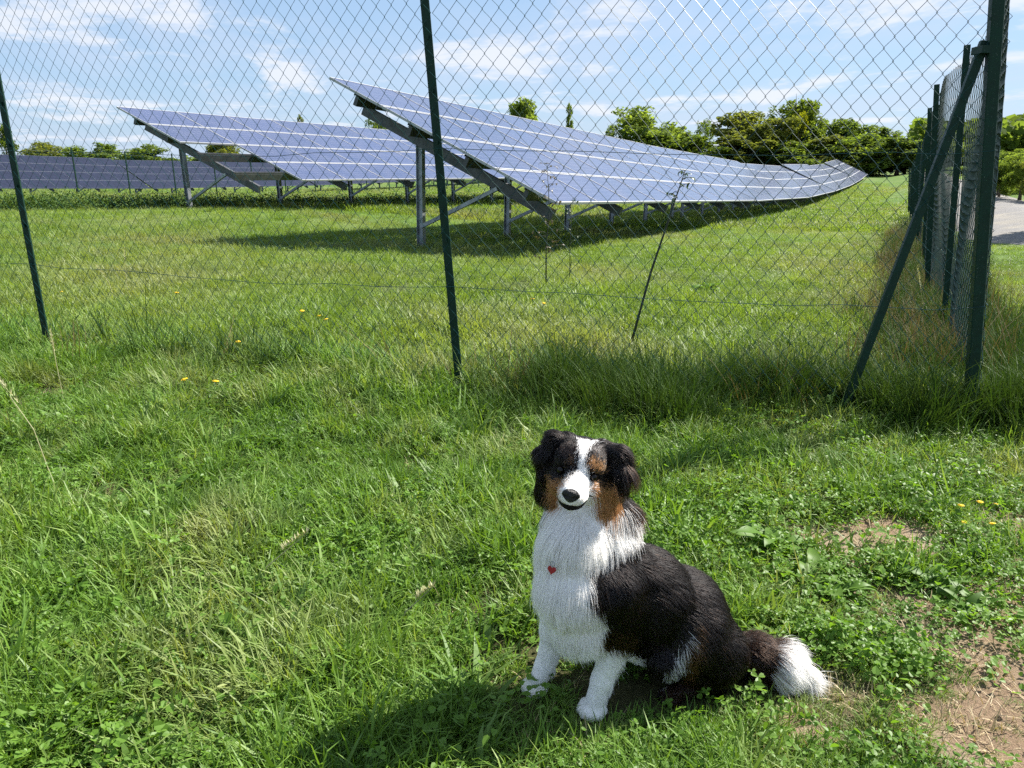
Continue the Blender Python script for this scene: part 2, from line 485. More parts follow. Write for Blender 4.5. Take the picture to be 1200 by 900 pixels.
row((low1.x, low1.y), [(low1.z, -.17), (-.19, -.80), (-.79, -1.08), (-1.08, -1.18), (-1.18, -1.08), (-1.08, -.72)], [0, 0, -1.4, .4, -1.6, .4],
    ['nearest blue solar array, its raised end right behind the middle fence post',
     'second array of the near row, directly beyond the nearest one',
     'third array of the near row, sinking into the dip of the field',
     'fourth array of the near row, rising to the first hump far off',
     'fifth array of the near row, in the dip between the two far humps',
     'last array of the near row, rising at the far right end'], group='solar arrays of the near row')
low2 = at(292, 213, 18.0)
row((low2.x, low2.y), [(low2.z, .45), (.28, -.35), (-.4, -.95), (-1.0, -1.3), (-1.3, -1.3)], [-2.6, -2.6, -2, -1, 0],
    ['solar array with two lower panels missing at its near left end',
     'second array of the left row, a step lower than the gappy one before it',
     'third array of the left row, half hidden behind the near row',
     'fourth array of the left row, mostly hidden behind the near row',
     'last array of the left row, far behind the near row'], missing0=((0, 0), (0, 1)), group='solar arrays of the left row')
# far block of arrays beyond the second fence
b0 = at(-60, 222, 45.0)
bx, by = b0.x - UX*4, b0.y - UY*4
zz = []
for k in range(6):
    a = gz1(bx + UX*k*18.0, by + UY*k*18.0); b = gz1(bx + UX*(k*18+17.5), by + UY*(k*18+17.5)); zz.append((a+0.72, b+0.72))
FAR_BLOCK = True
row((bx, by), zz, [2.5, 1.5, 3, 2, 2, 2],
    ['dark slate array at the left edge, behind the far fence', 'dark array of the far block, second from the left edge', 'third array of the far block, seen under the gappy array',
     'fourth array of the far block, behind the left row', 'fifth array of the far block, behind the left row legs', 'sixth and farthest array of the far block'], group='solar arrays of the far block')

# ------------------------------------------------------------------ fences
def green_paint(name, base, rough):
    m, t = mat(name); N = NT(t)
    pos = N.n('ShaderNodeNewGeometry').outputs['Position']
    n1 = N.noise(30, 5, 0.65, pos); n2 = N.noise(240, 2, 0.5, pos)
    c = N.mix(N.rng(n1, 0.3, 0.75), [v*0.7 for v in base], [v*1.25 for v in base])
    c = N.mix(N.rng(n2, 0.70, 0.78, 0, 0.8), c, (0.32, 0.36, 0.33))          # specks where the coating has worn
    p = N.n('ShaderNodeBsdfPrincipled', {'Base Color': c, 'Roughness': N.rng(n1, 0.3, 0.7, rough-0.08, rough+0.12), 'Specular IOR Level': 0.22})
    b = N.n('ShaderNodeBump', {'Strength': 0.25, 'Distance': 0.004, 'Height': n1}); N.l(b.outputs[0], p.inputs['Normal'])
    N.n('ShaderNodeOutputMaterial', {'Surface': p.outputs[0]})
    return m
M_POST = green_paint('dark green post paint', (0.006, 0.030, 0.020), 0.5)
M_WIRE = simple('green plastic coated wire', (0.008, 0.046, 0.048), 0.28, 0, 0.22, 0.2, 30)
M_WIRE_DARK = simple('darker green wire', (0.004, 0.026, 0.022), 0.35, 0, 0.3, 0.2, 30)  # darker green for the side fence mesh
T_PROF = [(-.022, 0), (.022, 0), (.022, .005), (.003, .006), (.003, .030), (-.003, .030), (-.003, .006), (-.022, .005)]
SQ = [(-.024, -.028), (.024, -.028), (.028, -.024), (.028, .024), (.024, .028), (-.024, .028), (-.028, .024), (-.028, -.024)]
def fence_post(parent, A, B, prof, side, scale=1.0, hooks=True):
    b = MB()
    b.prism([(x*scale, y*scale) for x, y in prof], A, B, side)
    A, B = Vector(A), Vector(B)
    if hooks:                                                                 # little punched wire hooks up the flange
        for k in range(9):
            p = A.lerp(B, 0.1 + 0.1*k); s = Vector(side).normalized()
            b.box((p.x-.004, p.y-.012, p.z-.006), (p.x+.004, p.y-.001, p.z+.012))
    return b.build('fence_post', M_POST, parent)
def chain_link(parent, A, B, W=0.083, Hc=0.098, z0=0.02, height=1.93, r=0.00122, topfn=None, bulge=0.02, n=4, seed=0, m=None, name='wire_mesh', leanA=(0, 0), leanB=(0, 0), step=1):
    """woven zigzag wires between two posts (ground points A, B); lean = how far the top moves"""
    A, B = Vector(A), Vector(B)
    L = (B - A).length; t = (B - A)/L
    nx = max(2, int(round(L/(W/2)))); dxw = L/nx
    nz = int(height/(Hc/2))
    rg = np.random.default_rng(seed)
    ph = rg.uniform(0, 6, 4)
    nrm = Vector((t.y, -t.x, 0))
    def P(i, j, side):
        u = i/nx; v = j/nz
        ln = (leanA[0]*(1-u) + leanB[0]*u)*v, (leanA[1]*(1-u) + leanB[1]*u)*v
        p = A.lerp(B, u)
        g = gz1(p.x, p.y)
        bl = bulge*math.sin(math.pi*min(1, max(0, u)))*math.sin(3.1*v + ph[0]) + 0.006*math.sin(9*u+ph[1]+5*v)
        sl = 0.012*math.sin(7*u + ph[2] + 4*v) + 0.03*math.sin(math.pi*u)*(v-0.5)*math.sin(ph[3])
        q = p + nrm*(bl + side*r*1.1) + t*(0.006*math.sin(11*v+ph[1]))
        return (q.x + ln[0], q.y + ln[1], g + z0 + v*height + sl)
    V, Fs = [], []
    ang = [2*math.pi*k/n for k in range(n)]
    for i in range(0, nx, step):
        base = len(V)
        pts = []
        for j in range(nz+1):
            o = (i + j) % 2                            # neighbours hook into each other at every second knot
            pts.append(Vector(P(i + o + (0.07 if o else -0.07), j, 1 if o else -1)))
        for j, p in enumerate(pts):
            tt = Vector((0, 0, 1)); a_ = t; b_ = nrm
            for w in ang:
                q = p + a_*(math.cos(w)*r*1.25) + b_*(math.sin(w)*r)
                V.append((q.x, q.y, q.z))
        for j in range(len(pts)-1):
            for k in range(n):
                Fs.append((base+j*n+k, base+j*n+(k+1) % n, base+(j+1)*n+(k+1) % n, base+(j+1)*n+k))
    o = mesh_obj(name, V, Fs, m or M_WIRE, parent)
    o['kind'] = 'stuff'
    return o
def tension_wire(parent, A, B, hA, hB, sag=0.02, r=0.0015, off=(0, 0)):
    b = MB(); A, B = Vector(A), Vector(B)
    pts = []
    for k in range(13):
        u = k/12; p = A.lerp(B, u)
        pts.append((p.x+off[0], p.y+off[1], gz1(p.x, p.y)*1.0 + hA*(1-u) + hB*u - sag*4*u*(1-u)))
    b.tube(pts, r, 5)
    return b.build('tension_wire', M_WIRE, parent)
def G(x, y, dz=0.0): return Vector((x, y, gz1(x, y)+dz))

# front fence: corner, middle, left and one more outside the frame
PC, PM, PL, PO = (2.23, 3.473), (-0.275, 3.964), (-3.07, 4.887), (-5.8, 5.75)
LEAN = {PC: (-0.215, 0.0), PM: (-0.135, 0.02), PL: (-0.02, 0.0), PO: (0, 0)}
ff = empty('chain_link_fence', G(*PM))
tag(ff, 'dark green chain-link fence across the view behind the dog', 'fence')
def child_world(o, parent):
    o.parent = parent; o.matrix_parent_inverse = parent.matrix_world.inverted_safe()
bpy.context.view_layer.update()
def fence_bits(root, fn):
    before = set(C.objects)
    fn()
    for o in set(C.objects) - before:
        if o.parent is None:
            o.parent = root
            o.matrix_parent_inverse = Matrix.Translation(root.location).inverted()
def front():
    for p, prof, sc in ((PC, SQ, 0.88), (PM, T_PROF, 1.0), (PL, T_PROF, 1.0), (PO, T_PROF, 1.0)):
        l = LEAN[p]
        A = G(*p, -0.15); top = 2.26
        B = G(p[0]+l[0]*top/1.87, p[1]+l[1]*top/1.87, top)
        fence_post(None, A, B, prof, (0.97, -0.2, 0), sc)
    # diagonal brace from high on the corner post to the ground
    q0 = Vector((PC[0]-0.215*0.90-0.03, PC[1]+0.03, 1.70)); q1 = G(1.59, 3.54, -0.12)
    b = MB(); b.prism([(x*0.64, y*0.64) for x, y in SQ], q1, q0, (0.97, -0.2, 0)); b.build('fence_brace', M_POST)
    b = MB(); b.box((q0.x-.035, q0.y-.05, q0.z-.05), (q0.x+.05, q0.y+.03, q0.z-.02)); b.build('brace_clamp', M_POST)
    off = (0.006, -0.022)
    for i, (a, c) in enumerate(((PC, PM), (PM, PL), (PL, PO))):
        la, lc = LEAN[a], LEAN[c]
        A = (a[0]+off[0], a[1]+off[1], 0); B = (c[0]+off[0], c[1]+off[1], 0)
        chain_link(None, A, B, seed=i, leanA=la, leanB=lc, height=2.22)
        for h in (0.58, 1.27, 2.21):
            k = h/1.93
            tension_wire(None, (A[0]+la[0]*k, A[1]+la[1]*k, 0), (B[0]+lc[0]*k, B[1]+lc[1]*k, 0), h, h, 0.035 if h < 1.9 else 0.012, off=(0, -0.008))
fence_bits(ff, front)

# side fence running away from the corner
sf = empty('chain_link_fence', G(PC[0]+UX, PC[1]+UY))
tag(sf, 'dark green chain-link fence running away from the corner along the track', 'fence')
bpy.context.view_layer.update()
def side():
    prev = PC; pl = LEAN[PC]
    n = 15
    for k in range(1, n+1):
        s = 2.15*k
        p = (PC[0]+UX*s - 0.07 + 0.03*math.sin(k*2.1), PC[1]+UY*s)
        l = (-0.20 + 0.05*math.sin(k*1.7), 0.03*math.sin(k))
        A = G(*p, -0.15); B = G(p[0]+l[0], p[1]+l[1], 1.98)
        fence_post(None, A, B, SQ if k == 1 else T_PROF, (0.895, -0.446, 0), 0.70 if k == 1 else 1.05, hooks=k < 5)
        o = (0.028, -0.014)
        a3 = (prev[0]+o[0], prev[1]+o[1], 0); b3 = (p[0]+o[0], p[1]+o[1], 0)
        chain_link(None, a3, b3, seed=20+k, leanA=pl, leanB=l, height=1.90, r=0.0018, m=M_WIRE_DARK, step=1 if k < 9 else 2, n=4 if k < 5 else 3, bulge=0.05)
        if k < 8:
            for h in (0.58, 1.27, 1.9):
                q = h/1.93
                tension_wire(None, (a3[0]+pl[0]*q, a3[1]+pl[1]*q, 0), (b3[0]+l[0]*q, b3[1]+l[1]*q, 0), h, h, 0.02)
        prev, pl = p, l
fence_bits(sf, side)

# far fence behind the left row
f0 = at(22, 227, 34)
fz = empty('chain_link_fence', G(f0.x, f0.y))
tag(fz, 'distant green wire fence in front of the far dark arrays', 'fence')
bpy.context.view_layer.update()
def far():
    prev = None
    for k in range(-2, 16):
        p = (f0.x + UX*2.75*k, f0.y + UY*2.75*k)
        A = G(*p, -0.1); B = G(*p, 2.15)
        fence_post(None, A, B, SQ, (0.895, -0.446, 0), 0.95, hooks=False)
        if prev:
            chain_link(None, (*prev, 0), (*p, 0), W=0.2, Hc=0.24, r=0.002, n=3, seed=50+k, height=2.0, bulge=0.0)
            tension_wire(None, (*prev, 0), (*p, 0), 1.98, 1.98, 0.01, 0.003)
        prev = p
fence_bits(fz, far)
# ------------------------------------------------------------------ trees and hedges
def crown_material(name, lo, hi, pale):
    return leafy(name, [(0.0, lo), (0.55, hi), (1.0, pale)], trans=0.55, rough=0.75, spec=0.08, pscale=0.35, pmix=0.45)
M_CROWN = {
    'dark':  crown_material('dark foliage', (0.050, 0.086, 0.020), (0.098, 0.145, 0.032), (0.145, 0.195, 0.046)),
    'mid':   crown_material('green foliage', (0.072, 0.118, 0.022), (0.135, 0.190, 0.040), (0.185, 0.245, 0.056)),
    'olive': crown_material('olive foliage', (0.082, 0.104, 0.022), (0.140, 0.165, 0.038), (0.190, 0.205, 0.056)),
    'yellow': crown_material('yellow green foliage', (0.14, 0.17, 0.012), (0.26, 0.28, 0.02), (0.38, 0.38, 0.03)),
    'light': crown_material('light foliage', (0.050, 0.085, 0.012), (0.095, 0.140, 0.022), (0.150, 0.190, 0.030)),
}
M_BARK = simple('grey brown bark', (0.10, 0.08, 0.06), 0.9, 0, 0.2, 0.35, 6, 0.5, 30)
def crown_mesh(seed, blobs, n, leaf, squash=1.0, name='crown'):
    """leaf sized faces spread through lumpy clumps; blobs = (x, y, z, r)"""
    g = np.random.default_rng(seed)
    B = np.array(blobs, float)
    # sub clumps on each blob give an uneven outline
    subs = []
    for x, y, z, r in B:
        k = int(10 + 5*r)
        d = g.normal(size=(k, 3)); d /= np.linalg.norm(d, axis=1)[:, None]
        rr = r*g.uniform(0.55, 1.02, k)
        subs.append(np.concatenate([np.array([x, y, z]) + d*rr[:, None]*[1, 1, squash], (r*g.uniform(0.28, 0.52, k))[:, None]], 1))
    S = np.concatenate(subs)
    w = S[:, 3]**2; w /= w.sum()
    idx = g.choice(len(S), n, p=w)
    d = g.normal(size=(n, 3)); d /= np.linalg.norm(d, axis=1)[:, None]
    P = S[idx, :3] + d*(S[idx, 3]*g.uniform(0.35, 1.12, n)**0.7)[:, None]
    nrm = d + g.normal(size=(n, 3))*0.7 + [0, 0, 0.35]
    nrm /= np.linalg.norm(nrm, axis=1)[:, None]
    t = np.cross(nrm, g.normal(size=(n, 3))); t /= np.linalg.norm(t, axis=1)[:, None]
    b = np.cross(nrm, t)
    s = leaf*g.uniform(0.6, 1.3, n)[:, None]
    V = np.stack([P - t*s, P + b*s*0.5 + nrm*s*0.12, P + t*s, P - b*s*0.5 + nrm*s*0.12], 1).reshape(-1, 3)
    Fc = np.arange(n*4).reshape(n, 4)
    me = bpy.data.meshes.new(name)
    me.from_pydata(V.tolist(), [], Fc.tolist())
    me.update()
    return me
def trunk_mesh(seed, h, r, blobs, name='trunk'):
    g = random.Random(seed)
    b = MB()
    top = Vector((g.uniform(-.3, .3), g.uniform(-.3, .3), h))
    pts = [Vector((0, 0, -0.4)), Vector((0.02, 0, h*0.15)), top*0.5 + Vector((g.uniform(-.15, .15), g.uniform(-.15, .15), 0)), top]
    b.tube(pts, [r*1.35, r, r*0.75, r*0.3], 8)
    for x, y, z, rr in blobs:
        s = pts[2].lerp(pts[3], g.uniform(-0.3, 0.8)); e = Vector((x, y, z))
        m = s.lerp(e, 0.5) + Vector((0, 0, -0.1*rr))
        b.tube([s, m, e, e + (e-s)*0.35], [r*0.45, r*0.32, r*0.2, r*0.06], 5)
    o = b.build(name, M_BARK, smooth=True); me = o.data; bpy.data.objects.remove(o); return me
def tree_kind(seed, h, w, form):
    g = random.Random(seed)
    bl = []
    if form == 'round':
        for k in range(9):
            a = g.uniform(0, 6.28); q = g.uniform(0.1, 0.62)*w/2
            bl.append((math.cos(a)*q, math.sin(a)*q, h*(0.22+0.62*k/8)*g.uniform(.9, 1.1), w*g.uniform(0.17, 0.27)*(1.15-0.3*k/8)))
        bl.append((0, 0, h*0.86, w*0.18))
    elif form == 'slim':
        for k in range(7):
            z = 0.25 + 0.72*k/6
            bl.append((g.uniform(-.1, .1)*w, g.uniform(-.1, .1)*w, h*z, w*0.30*(1.15-0.75*z)))
    elif form == 'wispy':
        for k in range(11):
            a = g.uniform(0, 6.28); q = g.uniform(0.1, 0.7)*w/2
            bl.append((math.cos(a)*q, math.sin(a)*q, h*g.uniform(0.35, 0.95), w*g.uniform(0.08, 0.18)))
    else:  # bush
        for k in range(10):
            a = g.uniform(0, 6.28); q = g.uniform(0.1, 0.75)*w/2
            bl.append((math.cos(a)*q, math.sin(a)*q*0.7, h*g.uniform(0.22, 0.72), w*g.uniform(0.13, 0.22)))
    return bl
KINDS = {}
def get_kind(form, variant, leaf, n):
    key = (form, variant, leaf, n)
    if key not in KINDS:
        bl = tree_kind(100+variant*7+len(form), 10.0, 8.0, form)
        cm = crown_mesh(variant*13+len(form), bl, n, leaf)
        cm.materials.append(M_CROWN['mid'])
        KINDS[key] = (cm, trunk_mesh(variant*5+3, 7.0, 0.22, bl))
    return KINDS[key]
def plant_tree(px, top, d, wpx, form, variant, m, label, name='tree', cat='tree', zbase=None, leaf=0.30, n=2600, group=None):
    """px, top = photo pixel of the crown top; d = distance; wpx = crown width in photo pixels"""
    T = at(px, top, d)
    z0 = gz1(T.x, T.y) if zbase is None else zbase
    h = T.z - z0
    sc = d*1.04/F_PX
    w = wpx*sc
    cm, tm = get_kind(form, variant, leaf, n)
    root = empty(name, (T.x, T.y, z0), (0, 0, rnd.uniform(0, 6.28)))
    tag(root, label, cat, group)
    k = Vector((w/8.0, w/8.0, h/10.0))
    cname = 'crown' if cat == 'tree' else 'foliage'
    me = cm
    c = link(bpy.data.objects.new(cname, me), root); c.scale = k
    c.material_slots[0].link = 'OBJECT'; c.material_slots[0].material = M_CROWN[m]
    t = link(bpy.data.objects.new('trunk' if cat == 'tree' else 'stem', tm), root); t.scale = k
    return root
TR = [
    (4, 146, 95, 44, 'wispy', 1, 'light', 'pale leafy tree at the left edge behind the left fence post'),
    (84, 176, 122, 60, 'bush', 6, 'dark', 'low dark tree between the two leftmost trees over the dark arrays'),
    (214, 175, 121, 66, 'bush', 7, 'mid', 'low green tree right beside the end of the gappy array'),
    (22, 172, 125, 60, 'bush', 8, 'mid', 'low tree just left of the small olive one near the left post'),
    (46, 167, 120, 74, 'round', 1, 'olive', 'small olive tree rising above the dark arrays near the left post'),
    (122, 168, 120, 78, 'round', 2, 'mid', 'mid green tree over the dark arrays, left of the gappy array'),
    (176, 170, 118, 78, 'round', 3, 'dark', 'dark rounded tree over the dark arrays beside the gappy array'),
    (262, 160, 118, 60, 'round', 4, 'olive', 'olive tree glimpsed under the raised end of the gappy array'),
    (318, 168, 120, 50, 'bush', 1, 'mid', 'low green tree glimpsed behind the gap in the left row'),
    (347, 138, 135, 26, 'wispy', 2, 'olive', 'thin bare-looking treetop peeping over the left row'),
    (446, 142, 125, 46, 'round', 5, 'dark', 'dark tree between the two rows, under the near array end'),
    (488, 158, 128, 60, 'round', 6, 'mid', 'green tree hidden behind the middle post and near array'),
    (612, 118, 120, 62, 'round', 7, 'mid', 'bushy treetop above the near row, right of the middle post'),
    (592, 126, 124, 36, 'wispy', 3, 'mid', 'feathery crown leaning out left of the bushy treetop'),
    (667, 127, 120, 22, 'slim', 1, 'mid', 'slim pointed treetop standing alone above the near row'),
    (752, 128, 128, 88, 'round', 8, 'mid', 'broad green tree left of the woods, above the near row'),
    (725, 146, 124, 40, 'wispy', 4, 'mid', 'loose feathery crown at the left side of the broad green tree'),
    (800, 148, 132, 62, 'round', 9, 'mid', 'low mid green tree between the broad green tree and the woods'),
    (826, 142, 150, 34, 'wispy', 5, 'mid', 'pale far treetop in the notch between two wood edges'),
    (868, 128, 128, 96, 'round', 10, 'olive', 'olive tree in the middle of the woods behind the far humps'),
    (908, 140, 124, 74, 'round', 11, 'olive', 'low olive tree in front of the tallest one'),
    (936, 116, 130, 76, 'wispy', 6, 'light', 'tallest light green tree of the woods, ragged at the top'),
    (940, 132, 127, 22, 'wispy', 8, 'yellow', 'small bright yellow tree crown in front of the tallest tree'),
    (945, 126, 133, 70, 'round', 12, 'mid', 'green tree directly behind the tallest ragged one'),
    (985, 140, 126, 78, 'round', 13, 'mid', 'green tree right of the tallest ragged one'),
    (1028, 147, 124, 84, 'round', 2, 'mid', 'green rounded thicket tree left of the side fence'),
    (1066, 158, 122, 70, 'bush', 3, 'dark', 'dark thicket tree at the far end of the side fence'),
    (1110, 160, 120, 80, 'bush', 4, 'dark', 'dark tree behind the side fence mesh'),
    (1150, 166, 116, 70, 'bush', 5, 'mid', 'green tree seen through the side fence beside the corner post'),
]
for i, (px, top, d, w, form, var, m, lab) in enumerate(TR):
    plant_tree(px, top, d, w, form, var, m, lab, leaf=0.24 if form != 'wispy' else 0.22, n=10000 if form != 'wispy' else 3200)
# shaded shrubs along the foot of the woods
SH = [(822, 160, 122, 90, 1, 'light', 'shrub at the left foot of the woods, behind the row dip'), (876, 158, 122, 96, 2, 'olive', 'green shrub under the olive tree of the woods'), (926, 166, 122, 96, 3, 'mid', 'green shrub under the tallest tree of the woods'),
      (972, 160, 121, 92, 4, 'olive', 'green shrub behind the far hump of the near row'), (1016, 158, 120, 94, 5, 'mid', 'green shrub at the right end of the near row'), (1056, 164, 118, 84, 2, 'dark', 'green shrub beside the far fence posts'), (770, 154, 125, 86, 4, 'mid', 'green shrub under the broad green tree'),
      (1100, 168, 116, 90, 3, 'mid', 'green shrub behind the side fence mesh'), (1146, 172, 112, 84, 1, 'mid', 'green shrub seen beside the corner post through the mesh')]
for px, top, d, w, var, m, lab in SH:
    plant_tree(px, top, d, w, 'round' if var != 2 else 'wispy', var+3, m, lab, name='shrub', cat='shrub', leaf=0.24, n=8000, group='shrubs along the foot of the woods')
# hedge bushes beyond the track, right of the corner post
HB = [(1186, 168, 44, 70, 6, 'mid', 'green hedge bush beyond the track, right of the corner post'), (1216, 166, 36, 90, 7, 'mid', 'large hedge bush at the right edge beyond the track'), (1168, 186, 52, 44, 8, 'olive', 'low olive bush half hidden by the corner post'), (1196, 196, 38, 50, 6, 'olive', 'low olive bush at the track side, in front of the hedge'),
      (1180, 176, 31, 46, 8, 'mid', 'leafy bush directly right of the corner post above the track'), (1206, 172, 29, 60, 6, 'mid', 'rounded bush at the frame edge over the bend of the track'), (1230, 170, 27, 70, 8, 'olive', 'bush just outside the right edge beyond the track'), (1174, 196, 33, 30, 7, 'olive', 'smallest olive bush against the corner post'),
      (1150, 190, 58, 60, 7, 'mid', 'bush beyond the track seen through the side fence')]
for px, top, d, w, var, m, lab in HB:
    plant_tree(px, top, d, w, 'bush', var, m, lab, name='hedge_bush', cat='bush', leaf=0.15, n=14000, group='hedge bushes beyond the track')
# two tall bushes beside the track that throw its shadow bands (just outside the frame)
for x, y, h, w, var, lab in ((13.6, 16.3, 5.6, 3.0, 6, 'tall bush beside the track, outside the right edge'), (12.3, 13.6, 5.0, 1.6, 7, 'smaller bush beside the track, outside the right edge')):
    root = empty('hedge_bush', (x, y, gz1(x, y))); tag(root, lab, 'bush', 'hedge bushes beyond the track')
    cm, tm = get_kind('bush', var, 0.15, 14000)
    c = link(bpy.data.objects.new('foliage', cm), root); c.scale = (w/8, w/8, h/10)
    c.material_slots[0].link = 'OBJECT'; c.material_slots[0].material = M_CROWN['mid']
    t = link(bpy.data.objects.new('stem', tm), root); t.scale = (w/8, w/8, h/10)
# wooded ridge far off to the right: one mass
def ridge():
    g = np.random.default_rng(5)
    n = 42000
    y = g.uniform(165, 430, n); x = y*g.uniform(0.50, 0.80, n)
    keep = y > 0
    x, y = x[keep], y[keep]
    z = gz(x, y) + g.uniform(0, 1, len(x))**0.6*(6 + 5*vnoise(x*0.06, y*0.06, 4))
    P = np.stack([x, y, z], 1); n = len(P)
    nr = g.normal(size=(n, 3)) + [0, -0.6, 0.8]; nr /= np.linalg.norm(nr, axis=1)[:, None]
    t = np.cross(nr, g.normal(size=(n, 3))); t /= np.linalg.norm(t, axis=1)[:, None]; b = np.cross(nr, t)
    s = g.uniform(0.7, 1.7, n)[:, None]
    V = np.stack([P-t*s, P+b*s*.6, P+t*s, P-b*s*.6], 1).reshape(-1, 3)
    o = mesh_obj('woodland', V.tolist(), np.arange(n*4).reshape(n, 4).tolist(), M_CROWN['dark'])
    tag(o, 'distant wooded ridge at the right edge beyond the hedge', 'woodland', kind='stuff')
ridge()

# ------------------------------------------------------------------ ground cover: scattered tufts
src = bpy.data.collections.new('tuft_sources')                    # not linked to the scene: only a source for scattering
G_BASE = [(0.0, (0.032, 0.082, 0.011)), (0.3, (0.082, 0.168, 0.022)), (0.65, (0.145, 0.250, 0.038)), (1.0, (0.310, 0.355, 0.135))]
M_LAWN = leafy('fresh grass blades', G_BASE, trans=0.34, rough=0.50, spec=0.30, pscale=4.0, pmix=0.45, warm=(1.6, 0.50, 0.68, (0.27, 0.26, 0.12), 0.6))
M_MEADOW = leafy('meadow grass blades', [(0.0, (0.078, 0.140, 0.020)), (0.4, (0.130, 0.210, 0.032)), (0.75, (0.190, 0.262, 0.052)), (1.0, (0.280, 0.300, 0.120))], trans=0.40, rough=0.5, spec=0.35, pscale=0.35, pmix=0.5, warm=(0.30, 0.46, 0.66, (0.25, 0.235, 0.13), 0.6))
M_TALL_SHADED = leafy('long rough grass', [(0.0, (0.018, 0.042, 0.008)), (0.5, (0.045, 0.090, 0.016)), (0.9, (0.080, 0.125, 0.028)), (1.0, (0.20, 0.17, 0.085))], trans=0.18, rough=0.6, spec=0.12, pscale=0.8, pmix=0.3)  # green darkened so the shade at the fence foot sits in the colour
M_STRAW = leafy('dry straw', [(0.0, (0.22, 0.16, 0.085)), (0.5, (0.36, 0.28, 0.16)), (1.0, (0.50, 0.42, 0.27))], trans=0.15, rough=0.55, spec=0.3, pscale=2.0)
M_CLOVER = leafy('clover and small leaves', [(0.0, (0.065, 0.140, 0.016)), (0.5, (0.110, 0.215, 0.026)), (1.0, (0.165, 0.280, 0.045))], trans=0.45, rough=0.48, spec=0.32, pscale=3.0)
M_BROAD = leafy('broad weed leaves', [(0.0, (0.050, 0.120, 0.015)), (0.5, (0.090, 0.180, 0.022)), (1.0, (0.135, 0.225, 0.036))], trans=0.40, rough=0.50, spec=0.25, pscale=2.0)
def blades(seed, n, radius, lmin, lmax, wid, lean, curl, segs=3, flat=0.0):
    g = np.random.default_rng(seed)
    V, Fc = [], []
    for i in range(n):
        a = g.uniform(0, 6.283); q = radius*math.sqrt(g.uniform(0, 1))
        base = np.array([math.cos(a)*q, math.sin(a)*q, -0.012])
        L = g.uniform(lmin, lmax)*(1 - 0.3*(q/radius)); w = wid*g.uniform(0.6, 1.3)
        da = a + g.normal()*0.9; th = abs(g.normal())*lean + 0.05 + flat*g.uniform(0.2, 1); cu = curl*g.uniform(0.2, 1.3)
        sd = np.array([-math.sin(da + g.normal()*0.5), math.cos(da), 0])
        p = base.copy(); k0 = len(V)
        for s in range(segs+1):
            u = s/segs
            ww = w*(1 - u**1.6)*0.5 + 0.00025
            if s == segs: V.append(p)
            else: V += [p - sd*ww, p + sd*ww]
            dirv = np.array([math.cos(da)*math.sin(th), math.sin(da)*math.sin(th), math.cos(th)])
            p = p + dirv*L/segs; th += cu/segs*1.2
        for s in range(segs-1):
            b = k0 + 2*s; Fc.append((b, b+1, b+3, b+2))
        b = k0 + 2*(segs-1); Fc.append((b, b+1, b+2))
    return V, Fc
def small_leaves(seed, n, radius, hmin, hmax, size, trefoil=True):
    g = np.random.default_rng(seed); V, Fc = [], []
    for i in range(n):
        a = g.uniform(0, 6.283); q = radius*math.sqrt(g.uniform(0, 1))
        c = np.array([math.cos(a)*q, math.sin(a)*q, g.uniform(hmin, hmax)])
        nr = np.array([g.normal()*0.45, g.normal()*0.45, 1.0]); nr /= np.linalg.norm(nr)
        t0 = np.cross(nr, [math.cos(a), math.sin(a), 0.2]); t0 /= np.linalg.norm(t0); b0 = np.cross(nr, t0)
        s = size*g.uniform(0.6, 1.3)
        for k in range(3 if trefoil else 1):
            an = k*2.094 + g.normal()*0.1
            d = t0*math.cos(an) + b0*math.sin(an); e = np.cross(nr, d)
            k0 = len(V)
            up = nr*s*0.16
            V += [c, c + d*s*0.35 - e*s*0.30 + up*.8, c + d*s*0.75 - e*s*0.44 + up, c + d*s*1.02 - e*s*0.22 + up*.4, c + d*s*0.95,
                  c + d*s*1.02 + e*s*0.22 + up*.4, c + d*s*0.75 + e*s*0.44 + up, c + d*s*0.35 + e*s*0.30 + up*.8]
            Fc += [(k0, k0+1, k0+2, k0+3, k0+4), (k0, k0+4, k0+5, k0+6, k0+7)]
    return V, Fc
def source(prefix, sets, m):
    col = bpy.data.collections.new(prefix + ' sources')
    for k, (V, Fc) in enumerate(sets):
        me = bpy.data.meshes.new('%s_tuft' % prefix)
        me.from_pydata([tuple(v) for v in V], [], Fc); me.materials.append(m); me.update()
        col.objects.link(bpy.data.objects.new('%s_tuft' % prefix, me))
    return col
